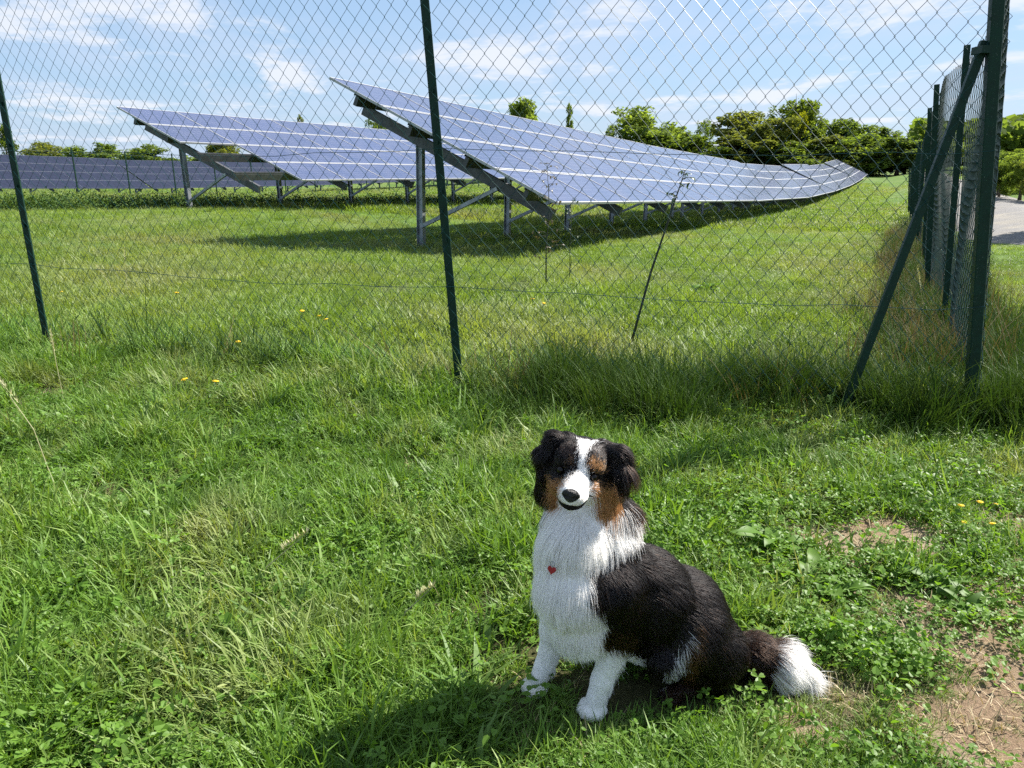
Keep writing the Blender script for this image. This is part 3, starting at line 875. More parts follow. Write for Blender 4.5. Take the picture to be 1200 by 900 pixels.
def scatter(name, label, cat, P, rot, scl, col, nvar, seed):
    g = np.random.default_rng(seed)
    n = len(P)
    me = bpy.data.meshes.new(name); me.vertices.add(n)
    me.vertices.foreach_set('co', np.asarray(P, np.float32).ravel())
    a = me.attributes.new('rot', 'FLOAT_VECTOR', 'POINT'); a.data.foreach_set('vector', np.asarray(rot, np.float32).ravel())
    a = me.attributes.new('scl', 'FLOAT_VECTOR', 'POINT'); a.data.foreach_set('vector', np.asarray(scl, np.float32).ravel())
    a = me.attributes.new('idx', 'INT', 'POINT'); a.data.foreach_set('value', g.integers(0, nvar, n).astype(np.int32))
    o = link(bpy.data.objects.new(name, me)); tag(o, label, cat, kind='stuff')
    ng = bpy.data.node_groups.new(name + ' scatter', 'GeometryNodeTree')
    ng.interface.new_socket('Geometry', in_out='INPUT', socket_type='NodeSocketGeometry')
    ng.interface.new_socket('Geometry', in_out='OUTPUT', socket_type='NodeSocketGeometry')
    gi = ng.nodes.new('NodeGroupInput'); go = ng.nodes.new('NodeGroupOutput')
    ci = ng.nodes.new('GeometryNodeCollectionInfo'); ci.inputs['Collection'].default_value = col
    ci.inputs['Separate Children'].default_value = True; ci.inputs['Reset Children'].default_value = True
    ip = ng.nodes.new('GeometryNodeInstanceOnPoints'); ip.inputs['Pick Instance'].default_value = True
    def na(nm, ty):
        x = ng.nodes.new('GeometryNodeInputNamedAttribute'); x.data_type = ty; x.inputs['Name'].default_value = nm
        return x.outputs['Attribute']
    er = ng.nodes.new('FunctionNodeEulerToRotation')
    ng.links.new(na('rot', 'FLOAT_VECTOR'), er.inputs[0])
    ng.links.new(gi.outputs[0], ip.inputs['Points']); ng.links.new(ci.outputs[0], ip.inputs['Instance'])
    ng.links.new(na('idx', 'INT'), ip.inputs['Instance Index']); ng.links.new(er.outputs[0], ip.inputs['Rotation'])
    ng.links.new(na('scl', 'FLOAT_VECTOR'), ip.inputs['Scale']); ng.links.new(ip.outputs[0], go.inputs[0])
    md = o.modifiers.new('scatter', 'NODES'); md.node_group = ng
    return o
def in_view(x, y, margin=0.25):
    return np.abs(x) < (y*0.70 + margin + 0.25)
def fence_y(x):
    """forward distance of the front fence line at x"""
    xs = [-6, PL[0], PM[0], PC[0], 2.6]; ys = [5.85, PL[1], PM[1], PC[1], 3.40]
    return np.interp(x, xs, ys)
DOG_FOOT = [(.05, 1.53, .05), (.185, 1.46, .05), (.30, 1.50, .09), (.40, 1.54, .12), (.52, 1.57, .10), (.62, 1.57, .09), (.72, 1.57, .07), (.20, 1.56, .06)]
def dog_clear(x, y, extra=0.0):
    k = np.zeros_like(x, bool)
    for cx, cy, r in DOG_FOOT: k |= (x-cx)**2 + (y-cy)**2 < (r+extra)**2
    return k
def pts(n, y0, y1, seed, power=1.0):
    """points between distances y0..y1 spread over the visible wedge"""
    g = np.random.default_rng(seed)
    y = y0 + (y1-y0)*g.uniform(0, 1, n)**power
    x = g.uniform(-1, 1, n)*(y*0.70 + 0.5)
    return x, y, g
def place(name, label, cat, x, y, g, smin, smax, col, nvar, seed, tilt=0.22, zs=(0.7, 1.25), rot=None):
    n = len(x)
    z = gz(x, y)
    r = np.stack([g.normal(0, tilt, n), g.normal(0, tilt, n), g.uniform(0, 6.283, n)], 1)
    s = g.uniform(smin, smax, n) if np.isscalar(smin) else smin*g.uniform(0.75, 1.25, n)
    sc = np.stack([s, s, s*g.uniform(*zs, n)], 1)
    return scatter(name, label, cat, np.stack([x, y, z], 1), r, sc, col, nvar, seed)
def clumpy(x, y, f, seed): return vnoise(x*f, y*f, seed)*0.6 + vnoise(x*f*2.7, y*f*2.7, seed+1)*0.4

# 1 close lawn between the viewer and the fence
lawn_src = source('lawn', [blades(k, 44, 0.055, 0.04, 0.13, 0.0037, 0.55, 1.2) for k in range(5)] + [blades(20+k, 34, 0.07, 0.07, 0.17, 0.0050, 0.6, 1.7) for k in range(2)] + [blades(30+k, 40, 0.06, 0.03, 0.11, 0.0036, 0.45, 0.8, flat=0.9) for k in range(4)], M_LAWN)
x, y, g = pts(26000, 1.05, 5.6, 1, 1.25)
dens = clumpy(x, y, 2.6, 11)
keep = (y < fence_y(x)+0.3) & ~dog_clear(x, y) & (g.uniform(0, 1, len(x)) < np.clip(0.42 + (dens-0.38)*3.2, 0.10, 1)*np.clip(np.hypot(x-PM[0], y-PM[1])/0.22, .15, 1)*np.clip(1 - 1.25*bare(x, y), 0.07, 1))
x, y = x[keep], y[keep]
h = 0.55 + 0.95*clumpy(x, y, 1.7, 21)
h *= 1 + 0.6*np.clip((y-(fence_y(x)-1.0))/0.8, 0, 1)*np.clip((0.6-x)/0.6, 0, 1)
h *= np.where(dog_clear(x, y, 0.10), 0.55, 1.0)*(1 - 0.52*np.clip((x-0.5)/0.5, 0, 1)*np.clip((2.8-y)/0.6, 0, 1))*np.clip(1.1-bare(x, y), .4, 1)
place('lawn_grass', 'short bright green grass between the dog and the fence', 'grass', x, y, g, h, h, lawn_src, 11, 3)
# taller bunches that make the turf uneven
g = np.random.default_rng(91)
cy_ = 1.3 + 3.4*g.uniform(0, 1, 190)**1.1; cx_ = g.uniform(-1, 1, 190)*(cy_*0.70 + 0.3)
x = np.repeat(cx_, 9) + g.normal(0, .05, 190*9); y = np.repeat(cy_, 9) + g.normal(0, .05, 190*9)
keep = (y < fence_y(x)-0.05) & ~dog_clear(x, y, 0.16) & (bare(x, y) < 0.3) & ~((x > 0.2) & (y < 1.9))
x, y = x[keep], y[keep]
h = 1.0 + 0.7*clumpy(x, y, 3.0, 95)
place('grass_tussocks', 'taller uneven bunches of grass standing out of the lawn', 'grass', x, y, g, h, h, lawn_src, 8, 92, tilt=0.3)
# 2 clover and small round leaves, thickest right of the dog
clov_src = source('clover', [small_leaves(k, 30, 0.06, 0.012, 0.06, 0.009) for k in range(4)] + [small_leaves(9+k, 30, 0.06, 0.01, 0.06, 0.014, False) for k in range(3)], M_CLOVER)
x, y, g = pts(6500, 1.05, 4.2, 2, 1.2)
w = 0.08 + 0.75*np.exp(-(((x-0.95)/0.55)**2 + ((y-2.1)/0.55)**2)) + 0.3*(clumpy(x, y, 2.0, 31) > 0.56)
keep = (y < fence_y(x)) & ~dog_clear(x, y) & (g.uniform(0, 1, len(x)) < w*np.clip(1-1.2*bare(x, y), 0.05, 1))
x, y = x[keep], y[keep]
place('clover_patch', 'low clover and small round leaves among the grass near the dog', 'ground cover', x, y, g, 0.8, 1.5, clov_src, 7, 4)
# strap-leaved weeds lying flat in the left part of the lawn
strap_src = source('strap', [blades(300+k, 13, 0.05, 0.07, 0.15, 0.013, 0.35, 0.9, segs=4, flat=0.9) for k in range(5)], leafy('strap leaves', [(0.0, (0.060, 0.130, 0.022)), (0.5, (0.110, 0.195, 0.040)), (1.0, (0.200, 0.280, 0.090))], trans=0.32, rough=0.5, spec=0.28, pscale=3.0))
g = np.random.default_rng(44); n = 330
y = 1.2 + 2.4*g.uniform(0, 1, n)**1.3; x = -0.05 - (y*0.68)*g.uniform(0, 1, n)
keep = ~dog_clear(x, y, .08) & (clumpy(x, y, 2.1, 62) > .36)
x, y = x[keep], y[keep]
place('strap_leaf_weeds', 'flattened strap-leaved weeds in the lawn left of the dog', 'weeds', x, y, g, 0.8, 1.35, strap_src, 5, 45, tilt=0.2)
# 3 dry straw lying about, thick on the bare soil
straw_src = source('straw', [blades(60+k, 22, 0.09, 0.025, 0.085, 0.0024, 0.2, 0.5, flat=1.5) for k in range(4)], M_STRAW)
x, y, g = pts(9000, 1.05, 5.0, 5, 1.2)
b = bare(x, y)
keep = (y < fence_y(x)+0.2) & ~dog_clear(x, y) & (g.uniform(0, 1, len(x)) < 0.10 + 0.5*b + 0.25*(clumpy(x, y, 1.2, 41) > 0.56))
x, y = x[keep], y[keep]
place('dry_straw', 'dry straw strewn over the bare soil and through the grass', 'straw', x, y, g, 0.5, 1.15, straw_src, 4, 6, tilt=0.12)
# 4 long uncut grass along the fence lines
tall_src = source('tall', [blades(80+k, 46, 0.09, 0.16, 0.42, 0.0048, 0.28, 0.9, segs=4) for k in range(5)], M_TALL_SHADED)
x, y, g = pts(6500, 3.0, 6.6, 7, 1.0)
fd = y - fence_y(x)
wgt = np.exp(-((fd-0.09)/0.19)**2)*np.clip(np.hypot((x-1.58)/.16, (y-3.35)/.38)-.5, .03, 1)*np.clip(np.hypot((x-2.12)/.15, (y-3.15)/.38)-.5, .03, 1)*np.clip(0.05 + 0.95*(x > -0.25)*np.clip((x+0.3)/0.5, 0, 1) + 0.14*(vnoise(x*2, y*2, 3) > 0.5), 0, 1)*np.clip(np.hypot(x-PM[0], y-PM[1])/0.5 - 0.25, 0, 1)*np.clip(np.hypot(x-PL[0], y-PL[1])/0.5 - 0.25, 0, 1)
keep = (x < 2.75) & (g.uniform(0, 1, len(x)) < wgt)
x1, y1 = x[keep], y[keep]
n2 = 2600
s = 0.55 + g.uniform(0, 1, n2)**1.4*26; off = g.normal(0, 0.22, n2)
x2 = PC[0] + UX*s + off*0.895; y2 = PC[1] + UY*s - off*0.446
x = np.concatenate([x1, x2]); y = np.concatenate([y1, y2])
hh = 0.55 + 0.75*clumpy(x, y, 1.5, 51)
place('tall_grass', 'long uncut dark grass growing along the foot of the fences', 'grass', x, y, g, hh, hh, tall_src, 5, 8, tilt=0.16)
# dried stalks in the fence grass
stalk_src = source('stalk', [blades(90+k, 14, 0.08, 0.22, 0.55, 0.0030, 0.22, 0.5, segs=4) for k in range(4)], leafy('brown dead stalks', [(0.0, (0.10, 0.065, 0.035)), (0.6, (0.19, 0.13, 0.07)), (1.0, (0.33, 0.25, 0.14))], trans=0.15, rough=0.6, spec=0.2))
x, y, g = pts(2600, 3.1, 6.4, 17)
fd = y - fence_y(x)
keep = (x < 2.7) & (g.uniform(0, 1, len(x)) < np.exp(-((fd-0.12)/0.25)**2)*np.clip((x+0.4)/0.8, 0.03, 0.14))
x1, y1 = x[keep], y[keep]
s = 0.5 + g.uniform(0, 1, 1100)**1.3*20; off = g.normal(-0.15, 0.28, 1100); k_ = g.uniform(0, 1, 1100) < .55; s = s[k_]; off = off[k_]
x = np.concatenate([x1, PC[0] + UX*s + off*0.895]); y = np.concatenate([y1, PC[1] + UY*s - off*0.446])
place('dead_stalks', 'brown dead stalks mixed into the grass along the side fence', 'dry grass', x, y, g, 0.6, 1.2, stalk_src, 4, 18, tilt=0.2)
# 5 meadow beyond the fence
mead_src = source('meadow', [blades(120+k, 60, 0.22, 0.06, 0.20, 0.009, 0.6, 1.2) for k in range(5)] + [blades(140+k, 50, 0.22, 0.05, 0.14, 0.010, 0.5, 0.8, flat=0.7) for k in range(2)], M_MEADOW)
x, y, g = pts(30000, 3.6, 26, 9, 1.5)
keep = (y > fence_y(x)+0.1) & (-UY*x + UX*y > -0.55+0.0) & (g.uniform(0, 1, len(x)) < 0.35 + 1.1*clumpy(x, y, 0.9, 61))
x, y = x[keep], y[keep]
h = (0.35 + 0.65*clumpy(x, y, 0.7, 71))
place('meadow_grass', 'sunlit mown meadow grass of the solar field', 'grass', x, y, g, h, h, mead_src, 7, 10)
far_src = source('far', [blades(160+k, 70, 0.7, 0.10, 0.26, 0.030, 0.6, 1.0) for k in range(4)], M_MEADOW)
x, y, g = pts(26000, 22, 90, 12, 1.4)
c_ = -UY*x + UX*y
keep = (np.abs(x) < y*0.70+2) & (~((c_ < -1.2) & (c_ > -4.8)))
x, y = x[keep], y[keep]
place('far_meadow_grass', 'far meadow grass between the solar arrays', 'grass', x, y, g, 0.45, 1.0, far_src, 4, 13, tilt=0.1)
# grass on the right of the side fence
ROAD_P = np.array([(30, 8.5), (19, 10.0), (12.6, 11.6), (11.0, 12.6), (10.3, 13.9), (10.6, 15.3), (11.4, 16.8), (14, 22), (17, 28), (23.9, 42)], float)
def road_dist(x, y):
    d = np.full(len(x), 1e9)
    for (ax, ay), (bx_, by_) in zip(ROAD_P[:-1], ROAD_P[1:]):
        ex, ey = bx_-ax, by_-ay; t = np.clip(((x-ax)*ex + (y-ay)*ey)/(ex*ex+ey*ey), 0, 1)
        d = np.minimum(d, np.hypot(x-ax-t*ex, y-ay-t*ey))
    return d
x, y, g = pts(26000, 2.6, 24, 14, 1.3)
c_ = -UY*x + UX*y
keep = (c_ < -0.4) & (x > 1.4) & (y > fence_y(x)) & (road_dist(x, y) > 1.72) & (x < y*0.74+0.6)
x, y = x[keep], y[keep]
place('verge_grass', 'short grass verge right of the corner post beside the track', 'grass', x, y, g, 0.30, 0.62, mead_src, 7, 15)
# dark rough grass standing thick at the fence foot towards the corner
g = np.random.default_rng(78); n = 1500
x = g.uniform(-.2, 2.7, n); y = fence_y(x) + g.normal(0.03, 0.21, n)
keep = (((x-1.58)/.16)**2 + ((y-3.35)/.38)**2 > 1) & (((x-2.12)/.15)**2 + ((y-3.15)/.38)**2 > 1) & (g.uniform(0, 1, n) < .10 + 2.2*np.clip(clumpy(x, y, 2.6, 97)-.42, 0, 1))
x, y = x[keep], y[keep]
hh = 0.34 + 0.85*clumpy(x, y, 2.6, 97)
place('rough_grass', 'dark rough grass in clumps at the foot of the right fence bay', 'grass', x, y, g, hh, hh, tall_src, 5, 19, tilt=0.2)
# weeds along the shaded strip under the left row
weed_src = source('weed', [small_leaves(200+k, 60, 0.35, 0.03, 0.42, 0.05, False) for k in range(3)], M_TALL_SHADED)
g = np.random.default_rng(77); n = 1500
s = g.uniform(-6, 30, n); o_ = g.normal(0.6, 0.5, n)
x = low2.x - 3.2*0.895 + UX*s - 0.895*o_; y = low2.y + 3.2*0.446 + UY*s + 0.446*o_
place('weed_strip', 'leafy weeds in the shade below the left row', 'weeds', x, y, g, 0.5, 0.9, weed_src, 3, 16)
# ------------------------------------------------------------------ the dog
def dog():
    AX = np.array([0.95, 0.31, 0.0]); DN = np.array([0, 0, -1.0]); FW = -AX; NEAR = np.array([0.31, -0.95, 0.0])
    def a3(x, y, d): return np.array(at(x, y, d))
    # head frame
    hf = np.array([-0.205, -0.978, 0.02]); hf /= np.linalg.norm(hf)
    hu = np.array([0.145, -0.02, 0.99]); hu -= hf*hu.dot(hf); hu /= np.linalg.norm(hu)
    hr = np.cross(hu, hf); hr = hr if hr[0] > 0 else -hr
    E0 = a3(677, 552.5, 1.455)
    H0 = E0 - 0.012*hu - 0.048*hf
    def h(r, u, f): return H0 + hr*r + hu*u + hf*f
    prims = []           # p1, r1, p2, r2, k (blend), comb, length, kind
    def cap(p1, r1, p2, r2, k, comb, ln, kind): prims.append((np.array(p1), r1, np.array(p2), r2, k, np.array(comb)/np.linalg.norm(comb), ln, kind))
    T1, T2, T3, T4 = a3(708, 664, 1.53), a3(752, 694, 1.56), a3(795, 718, 1.58), a3(822, 752, 1.595)
    body = AX*0.75 + DN*0.7
    cap(T1, .086, T2, .094, .03, body, .056, 'torso'); cap(T2, .094, T3, .098, .03, body, .060, 'torso'); cap(T3, .098, T4, .088, .03, body, .054, 'torso')
    W = a3(730, 660, 1.555); cap(W, .056, T2, .085, .03, body, .045, 'torso')
    N1, N2 = a3(698, 628, 1.535), a3(692, 588, 1.54)
    cap(N1, .078, N2, .066, .03, DN*1.0 + FW*.15, .052, 'neck')
    B1, B2, B3 = a3(672, 634, 1.475), a3(671, 688, 1.465), a3(680, 733, 1.475)
    R1, R2, R3, R4 = a3(662, 606, 1.52), a3(661, 640, 1.50), a3(722, 606, 1.555), a3(718, 634, 1.545)
    C2, C3 = a3(664, 668, 1.49), a3(664, 722, 1.50); cap(R2, .046, C2, .050, .03, DN, .054, 'bib'); cap(C2, .050, C3, .042, .03, DN, .052, 'bib')
    cap(R1, .044, R2, .046, .03, DN - np.array([.25, 0, 0]), .050, 'bib'); cap(R3, .046, R4, .05, .03, DN + np.array([.3, 0, 0]), .050, 'neck')
    cap(B1, .058, B2, .064, .03, DN + FW*.12, .058, 'bib'); cap(B2, .064, B3, .050, .03, DN + FW*.05, .058, 'bib')
    cap(B2, .06, T2, .09, .03, body, .04, 'torso'); cap(B3, .05, a3(760, 745, 1.56), .06, .03, body, .04, 'torso')
    # near foreleg (left leg of the dog)
    S1, E1, K1, P1 = a3(720, 690, 1.465), a3(727, 742, 1.482), a3(705, 797, 1.468), a3(695, 826, 1.458)
    P1[2] = .024
    cap(S1, .055, E1, .040, .025, DN + AX*.35, .030, 'shoulder'); cap(E1, .034, K1, .0215, .018, DN + AX*.22, .013, 'leg'); cap(K1, .0215, P1 - FW*.004, .022, .012, DN, .009, 'leg')
    # far foreleg
    S2, E2, K2, P2 = a3(657, 682, 1.56), a3(652, 736, 1.56), a3(638, 780, 1.55), a3(629, 803, 1.535)
    P2[2] = .023
    cap(S2, .05, E2, .036, .025, DN, .030, 'shoulder'); cap(E2, .031, K2, .020, .018, DN, .012, 'leg'); cap(K2, .020, P2, .021, .012, DN, .008, 'leg')
    for P, fd in ((P1, np.array([-.55, -.83, 0])), (P2, np.array([-.8, -.6, 0]))):
        fd = fd/np.linalg.norm(fd); sd_ = np.array([-fd[1], fd[0], 0])
        for q, ff in ((-.021, .010), (-.0075, .020), (.0075, .020), (.021, .010)):
            c = P + sd_*q + fd*ff; c[2] = .0135
            cap(c - fd*.012 + [0, 0, .004], .0115, c + fd*.006, .0105, .005, fd + DN*.3, .006, 'paw')
    # haunches, shanks and hind feet
    TH1, TH2, KN, HK, TO = a3(812, 745, 1.525), a3(838, 764, 1.535), a3(783, 772, 1.495), a3(838, 800, 1.515), a3(786, 814, 1.50)
    TO[2] = .018; HK[2] = max(HK[2], .032)
    th = AX*.55 + DN*.8
    cap(TH1, .070, TH2, .066, .025, th, .046, 'haunch'); cap(TH1, .055, KN, .042, .02, th*.3 + DN, .030, 'haunch'); cap(KN, .036, HK, .026, .02, AX*.6 + DN, .022, 'shank'); cap(HK, .023, TO, .018, .012, FW + DN*.3, .010, 'foot')
    fd = FW; sd_ = np.array([-fd[1], fd[0], 0])
    for q, ff in ((-.018, .006), (-.006, .014), (.006, .014), (.018, .006)):
        c = TO + sd_*q + fd*ff; c[2] = .012
        cap(c - fd*.01, .0105, c + fd*.005, .0095, .005, fd + DN*.3, .006, 'paw')
    off = -NEAR*.165
    cap(TH1 + off, .065, TH2 + off, .06, .025, th, .036, 'haunch'); cap(TH1 + off, .05, KN + off, .04, .02, th, .03, 'haunch'); cap(KN + off, .034, HK + off, .024, .02, AX*.6 + DN, .02, 'shank'); cap(HK + off, .022, TO + off, .018, .012, FW, .01, 'foot')
    # tail on the grass
    TL_ = [a3(852, 756, 1.60), a3(880, 766, 1.585), a3(912, 776, 1.570), a3(932, 783, 1.560)]
    for i in range(3):
        cap(TL_[i], (.036, .036, .034)[i], TL_[i+1], (.036, .034, .016)[i], .02, (TL_[i+1]-TL_[i])/np.linalg.norm(TL_[i+1]-TL_[i]) + DN*.25, (.036, .056, .082)[i], 'tail')
    # head
    cap(h(0, .006, -.012), .058, h(0, .010, .008), .054, .012, -hf + hu*.4, .012, 'skull')
    cap(h(-.022, .022, .012), .034, h(.022, .022, .012), .034, .012, -hf + hu*.5, .011, 'skull')
    cap(h(0, -.010, .040), .0325, h(0, -.0120, .092), .0235, .012, -hf + hu*.2, .005, 'muzzle')
    cap(h(0, -.0120, .092), .0240, h(0, -.0110, .117), .0195, .008, -hf, .004, 'muzzle')
    cap(h(-.012, -.022, .082), .0190, h(-.010, -.018, .106), .0165, .006, -hf, .004, 'muzzle'); cap(h(.012, -.022, .082), .0190, h(.010, -.018, .106), .0165, .006, -hf, .004, 'muzzle')
    cap(h(0, -.040, .020), .032, h(0, -.046, .084), .0135, .010, -hf + DN*.4, .007, 'jaw')
    for s in (-1, 1):
        cap(h(.036*s, -.018, .004), .036, h(.030*s, -.026, .036), .026, .014, -hf*.8 + hr*s*.5 + DN*.7, .022, 'cheek')
        cap(h(.032*s, .027, .036), .014, h(.020*s, .024, .046), .011, .010, -hf + hu*.6, .007, 'skull')
        # drop ears: a flat flap hanging from a raised base, and the long hair behind the cheek
        o = .010 if s > 0 else 0
        b0, b1, b2, b3 = h(.034*s, .050, -.010), h((.060+o)*s, .049, -.008), h((.078+o)*s, .020, .002), h((.076+o)*s, -.018, .010)
        cap(b0, .018, b1, .015, .014, hr*s + hu*.3, .026, 'ear'); cap(b1, .0145, b2, .0120, .012, hr*s*.35 + DN*.8, .036, 'ear'); cap(b2, .0120, b3, .006, .010, DN + hr*s*.12, .042, 'ear')
        cap(h((.056+o)*s, .010, -.020), .032, h((.054+o)*s, -.056, -.028), .031, .016, DN + hr*s*.25, .042, 'mane')
        cap(h((.046+o)*s, -.030, -.012), .033, h(.048*s, -.066, -.014), .034, .016, DN + hr*s*.25, .038, 'mane')
    NP = len(prims)
    def dists(P):
        out = np.empty((NP, len(P)), np.float32)
        for i, (p1, r1, p2, r2, k, cb, ln, kd) in enumerate(prims):
            ba = p2 - p1; L2 = ba.dot(ba)
            t = np.clip(((P - p1) @ ba)/L2, 0, 1)
            out[i] = np.linalg.norm(P - p1 - t[:, None]*ba, axis=1) - (r1 + (r2-r1)*t)
        return out
    def sdf(P):
        D = dists(P); d = D[0].copy()
        for i in range(1, NP):
            k = prims[i][4]; e = D[i]
            hh = np.clip(0.5 + 0.5*(e - d)/k, 0, 1)
            d = e*(1-hh) + d*hh - k*hh*(1-hh)
        # eye sockets
        for s in (-1, 1):
            e = np.linalg.norm(P - h(.0345*s, .0085, .0545), axis=1) - .0105
            hh = np.clip(0.5 - 0.5*(-e - d)/-.006*-1, 0, 1)
            d = np.maximum(d, -e)
        return d
    # surface nets
    lo = np.array([-.03, 1.36, -.005]); hi = np.array([.82, 1.86, .70]); st_ = .0066
    ns = np.ceil((hi-lo)/st_).astype(int)
    xs = [lo[i] + st_*np.arange(ns[i]) for i in range(3)]
    Gx, Gy, Gz_ = np.meshgrid(*xs, indexing='ij')
    D = sdf(np.stack([Gx.ravel(), Gy.ravel(), Gz_.ravel()], 1)).reshape(ns)
    ins = D < 0
    cell = np.zeros(tuple(ns-1), np.int32); acc = np.zeros(tuple(ns-1) + (3,)); cnt = np.zeros(tuple(ns-1))
    cs = [(i, j, k) for i in (0, 1) for j in (0, 1) for k in (0, 1)]
    def sub(A, c): return A[c[0]:ns[0]-1+c[0], c[1]:ns[1]-1+c[1], c[2]:ns[2]-1+c[2]]
    for ax in range(3):
        for c in cs:
            if c[ax]: continue
            c2 = list(c); c2[ax] = 1
            a, b = sub(D, c), sub(D, c2)
            x = (a < 0) != (b < 0)
            t = np.where(x, a/np.where(x, a-b, 1), 0)
            for q in range(3):
                acc[..., q] += np.where(x, (t if q == ax else c[q]), 0)
            cnt += x
    act = cnt > 0
    ids = -np.ones(tuple(ns-1), np.int64); ids[act] = np.arange(act.sum())
    V = lo + st_*(np.argwhere(act) + acc[act]/cnt[act][:, None])
    Q = []
    for ax in range(3):
        o1, o2 = [q for q in range(3) if q != ax]
        a = D; s0 = [slice(0, ns[q]) for q in range(3)]
        sA = s0.copy(); sA[ax] = slice(0, ns[ax]-1); sB = s0.copy(); sB[ax] = slice(1, ns[ax])
        cr = (ins[tuple(sA)] != ins[tuple(sB)])
        idx = np.argwhere(cr); idx = idx[(idx[:, o1] > 0) & (idx[:, o2] > 0) & (idx[:, o1] < ns[o1]-1) & (idx[:, o2] < ns[o2]-1)]
        flip = ins[tuple(sA)][tuple(idx.T)]
        def cid(d1, d2):
            j = idx.copy(); j[:, o1] += d1; j[:, o2] += d2; return ids[tuple(j.T)]
        q = np.stack([cid(-1, -1), cid(0, -1), cid(0, 0), cid(-1, 0)], 1)
        fl = flip if ax != 1 else ~flip
        q[~fl] = q[~fl][:, ::-1]
        Q.append(q)
    Q = np.concatenate(Q)
    # project onto the surface and take normals from the field
    def grad(P, e=.0015):
        g_ = np.stack([sdf(P + np.eye(3)[i]*e) - sdf(P - np.eye(3)[i]*e) for i in range(3)], 1)
        return g_/np.maximum(np.linalg.norm(g_, axis=1), 1e-9)[:, None]
    for _ in range(2):
        V = V - grad(V)*sdf(V)[:, None]*0.9
    V[:, 2] = np.maximum(V[:, 2], 0.001)
    # ---- coat pattern and painted ear sheen, read off the photograph
    def inpoly(x, y, poly):
        p = np.array(poly, float); r = np.zeros(len(x), bool); n = len(p); j = n-1
        for i in range(n):
            c = ((p[i, 1] > y) != (p[j, 1] > y)) & (x < (p[j, 0]-p[i, 0])*(y-p[i, 1])/(p[j, 1]-p[i, 1] + 1e-12) + p[i, 0])
            r ^= c; j = i
        return r
    def z2(pts_): return [(600 + .1889*a, 490 + .1889*b) for a, b in pts_]
    BLAZE = z2([(408, 130), (535, 130), (475, 190), (460, 250), (452, 300), (470, 350), (482, 395), (500, 430), (545, 445), (548, 490), (520, 540), (440, 572), (330, 545), (285, 500), (292, 440), (345, 375), (398, 345), (413, 300), (408, 230)])
    TAN = [z2([(552, 440), (600, 400), (645, 395), (672, 460), (684, 520), (650, 580), (600, 612), (530, 590), (505, 560), (545, 500)]), z2([(484, 392), (520, 395), (556, 440), (550, 500), (500, 505), (495, 440)]), z2([(470, 290), (485, 265), (510, 265), (570, 312), (568, 345), (530, 330), (490, 322)]),
           z2([(228, 340), (250, 395), (335, 390), (300, 440), (290, 500), (310, 540), (240, 545), (222, 450)]), z2([(335, 262), (372, 250), (380, 292), (345, 300)])]
    WHITE = [[(612, 600), (640, 588), (652, 586), (672, 588), (702, 590), (718, 605), (750, 615), (746, 632), (722, 640), (705, 650), (691, 655), (690, 690), (697, 706), (706, 712), (707, 735), (704, 758), (700, 790), (650, 790), (600, 780), (600, 640)],
             [(702, 757), (748, 766), (752, 800), (720, 860), (660, 860), (690, 790)], [(600, 735), (668, 740), (660, 860), (590, 860)],
             [(774, 806), (788, 772), (799, 748), (808, 734), (804, 765), (792, 792), (780, 806)], [(906, 758), (930, 750), (1000, 760), (1000, 830), (905, 830), (900, 790)]]
    BROWN = [[(703, 735), (745, 735), (750, 757), (722, 766), (703, 757)], [(806, 735), (816, 726), (820, 760), (812, 790), (800, 800)]]
    STREAK = [z2([(100, 545), (235, 535), (215, 610), (130, 690), (95, 640)]), z2([(600, 590), (700, 540), (790, 600), (770, 690), (700, 660), (640, 640)])]
    RUSTY_AND_SUNLIT = [[(866, 735), (908, 752), (903, 800), (880, 810), (868, 770)], [(730, 520), (752, 530), (752, 620), (738, 615), (736, 560)], [(775, 800), (820, 795), (825, 830), (775, 830)]]
    def colours(P, g, jit=2.2):
        x, y = proj(P); x = x + g.normal(0, jit, len(P)); y = y + g.normal(0, jit*1.3, len(P))
        n = len(P)
        c = np.tile([.0052, .0038, .0038], (n, 1))*g.uniform(.6, 1.8, (n, 1))
        bs = g.uniform(0, 1, n) < .10; c[bs] = np.array([.030, .016, .011])*g.uniform(.5, 1.3, (bs.sum(), 1))
        hz = (P - H0) @ hu; fr = (P - H0) @ hf
        for p in RUSTY_AND_SUNLIT: m = inpoly(x, y, p); c[m] = np.array([.026, .012, .007])*np.where(y[m] < 640, 2.6, 1.0)[:, None]*g.uniform(.4, 1.6, (m.sum(), 1))  # upper patch: sunlit sheen of the ear fringe painted into the hair colour
        for p in BROWN: m = inpoly(x, y, p); w_ = (x[m] > 780)*.7 + .3; c[m] = np.array([.12, .058, .022])*(g.uniform(.25, 1.2, m.sum())*w_)[:, None]
        wh = np.zeros(n, bool)
        for p in WHITE: wh |= inpoly(x, y, p)
        st2 = np.zeros(n, bool)
        for p in STREAK: st2 |= inpoly(x, y, p)
        wh = np.where(st2, g.uniform(0, 1, n) < .60, wh)
        wh &= ~((x > 765) & (x < 815) & (y > 715) & (g.uniform(0, 1, n) < .5))
        front = fr > -.004
        bl = inpoly(x, y, BLAZE) & front
        c[wh | bl] = np.array([.97, .955, .935])*g.uniform(.88, 1.02, ((wh | bl).sum(), 1))
        for q_, p in enumerate(TAN): m = inpoly(x, y, p) & (fr > -.03); c[m] = np.array([.47, .25, .11])*(.25 if q_ == 4 else 1)*g.uniform(.7, 1.25, (m.sum(), 1))
        return np.clip(c, 0, 1)
    g = np.random.default_rng(3)
    body_col = colours(V, g, .8)
    m, t = mat('dog skin'); N = NT(t)
    ca = N.n('ShaderNodeAttribute', attribute_name='coat').outputs['Color']
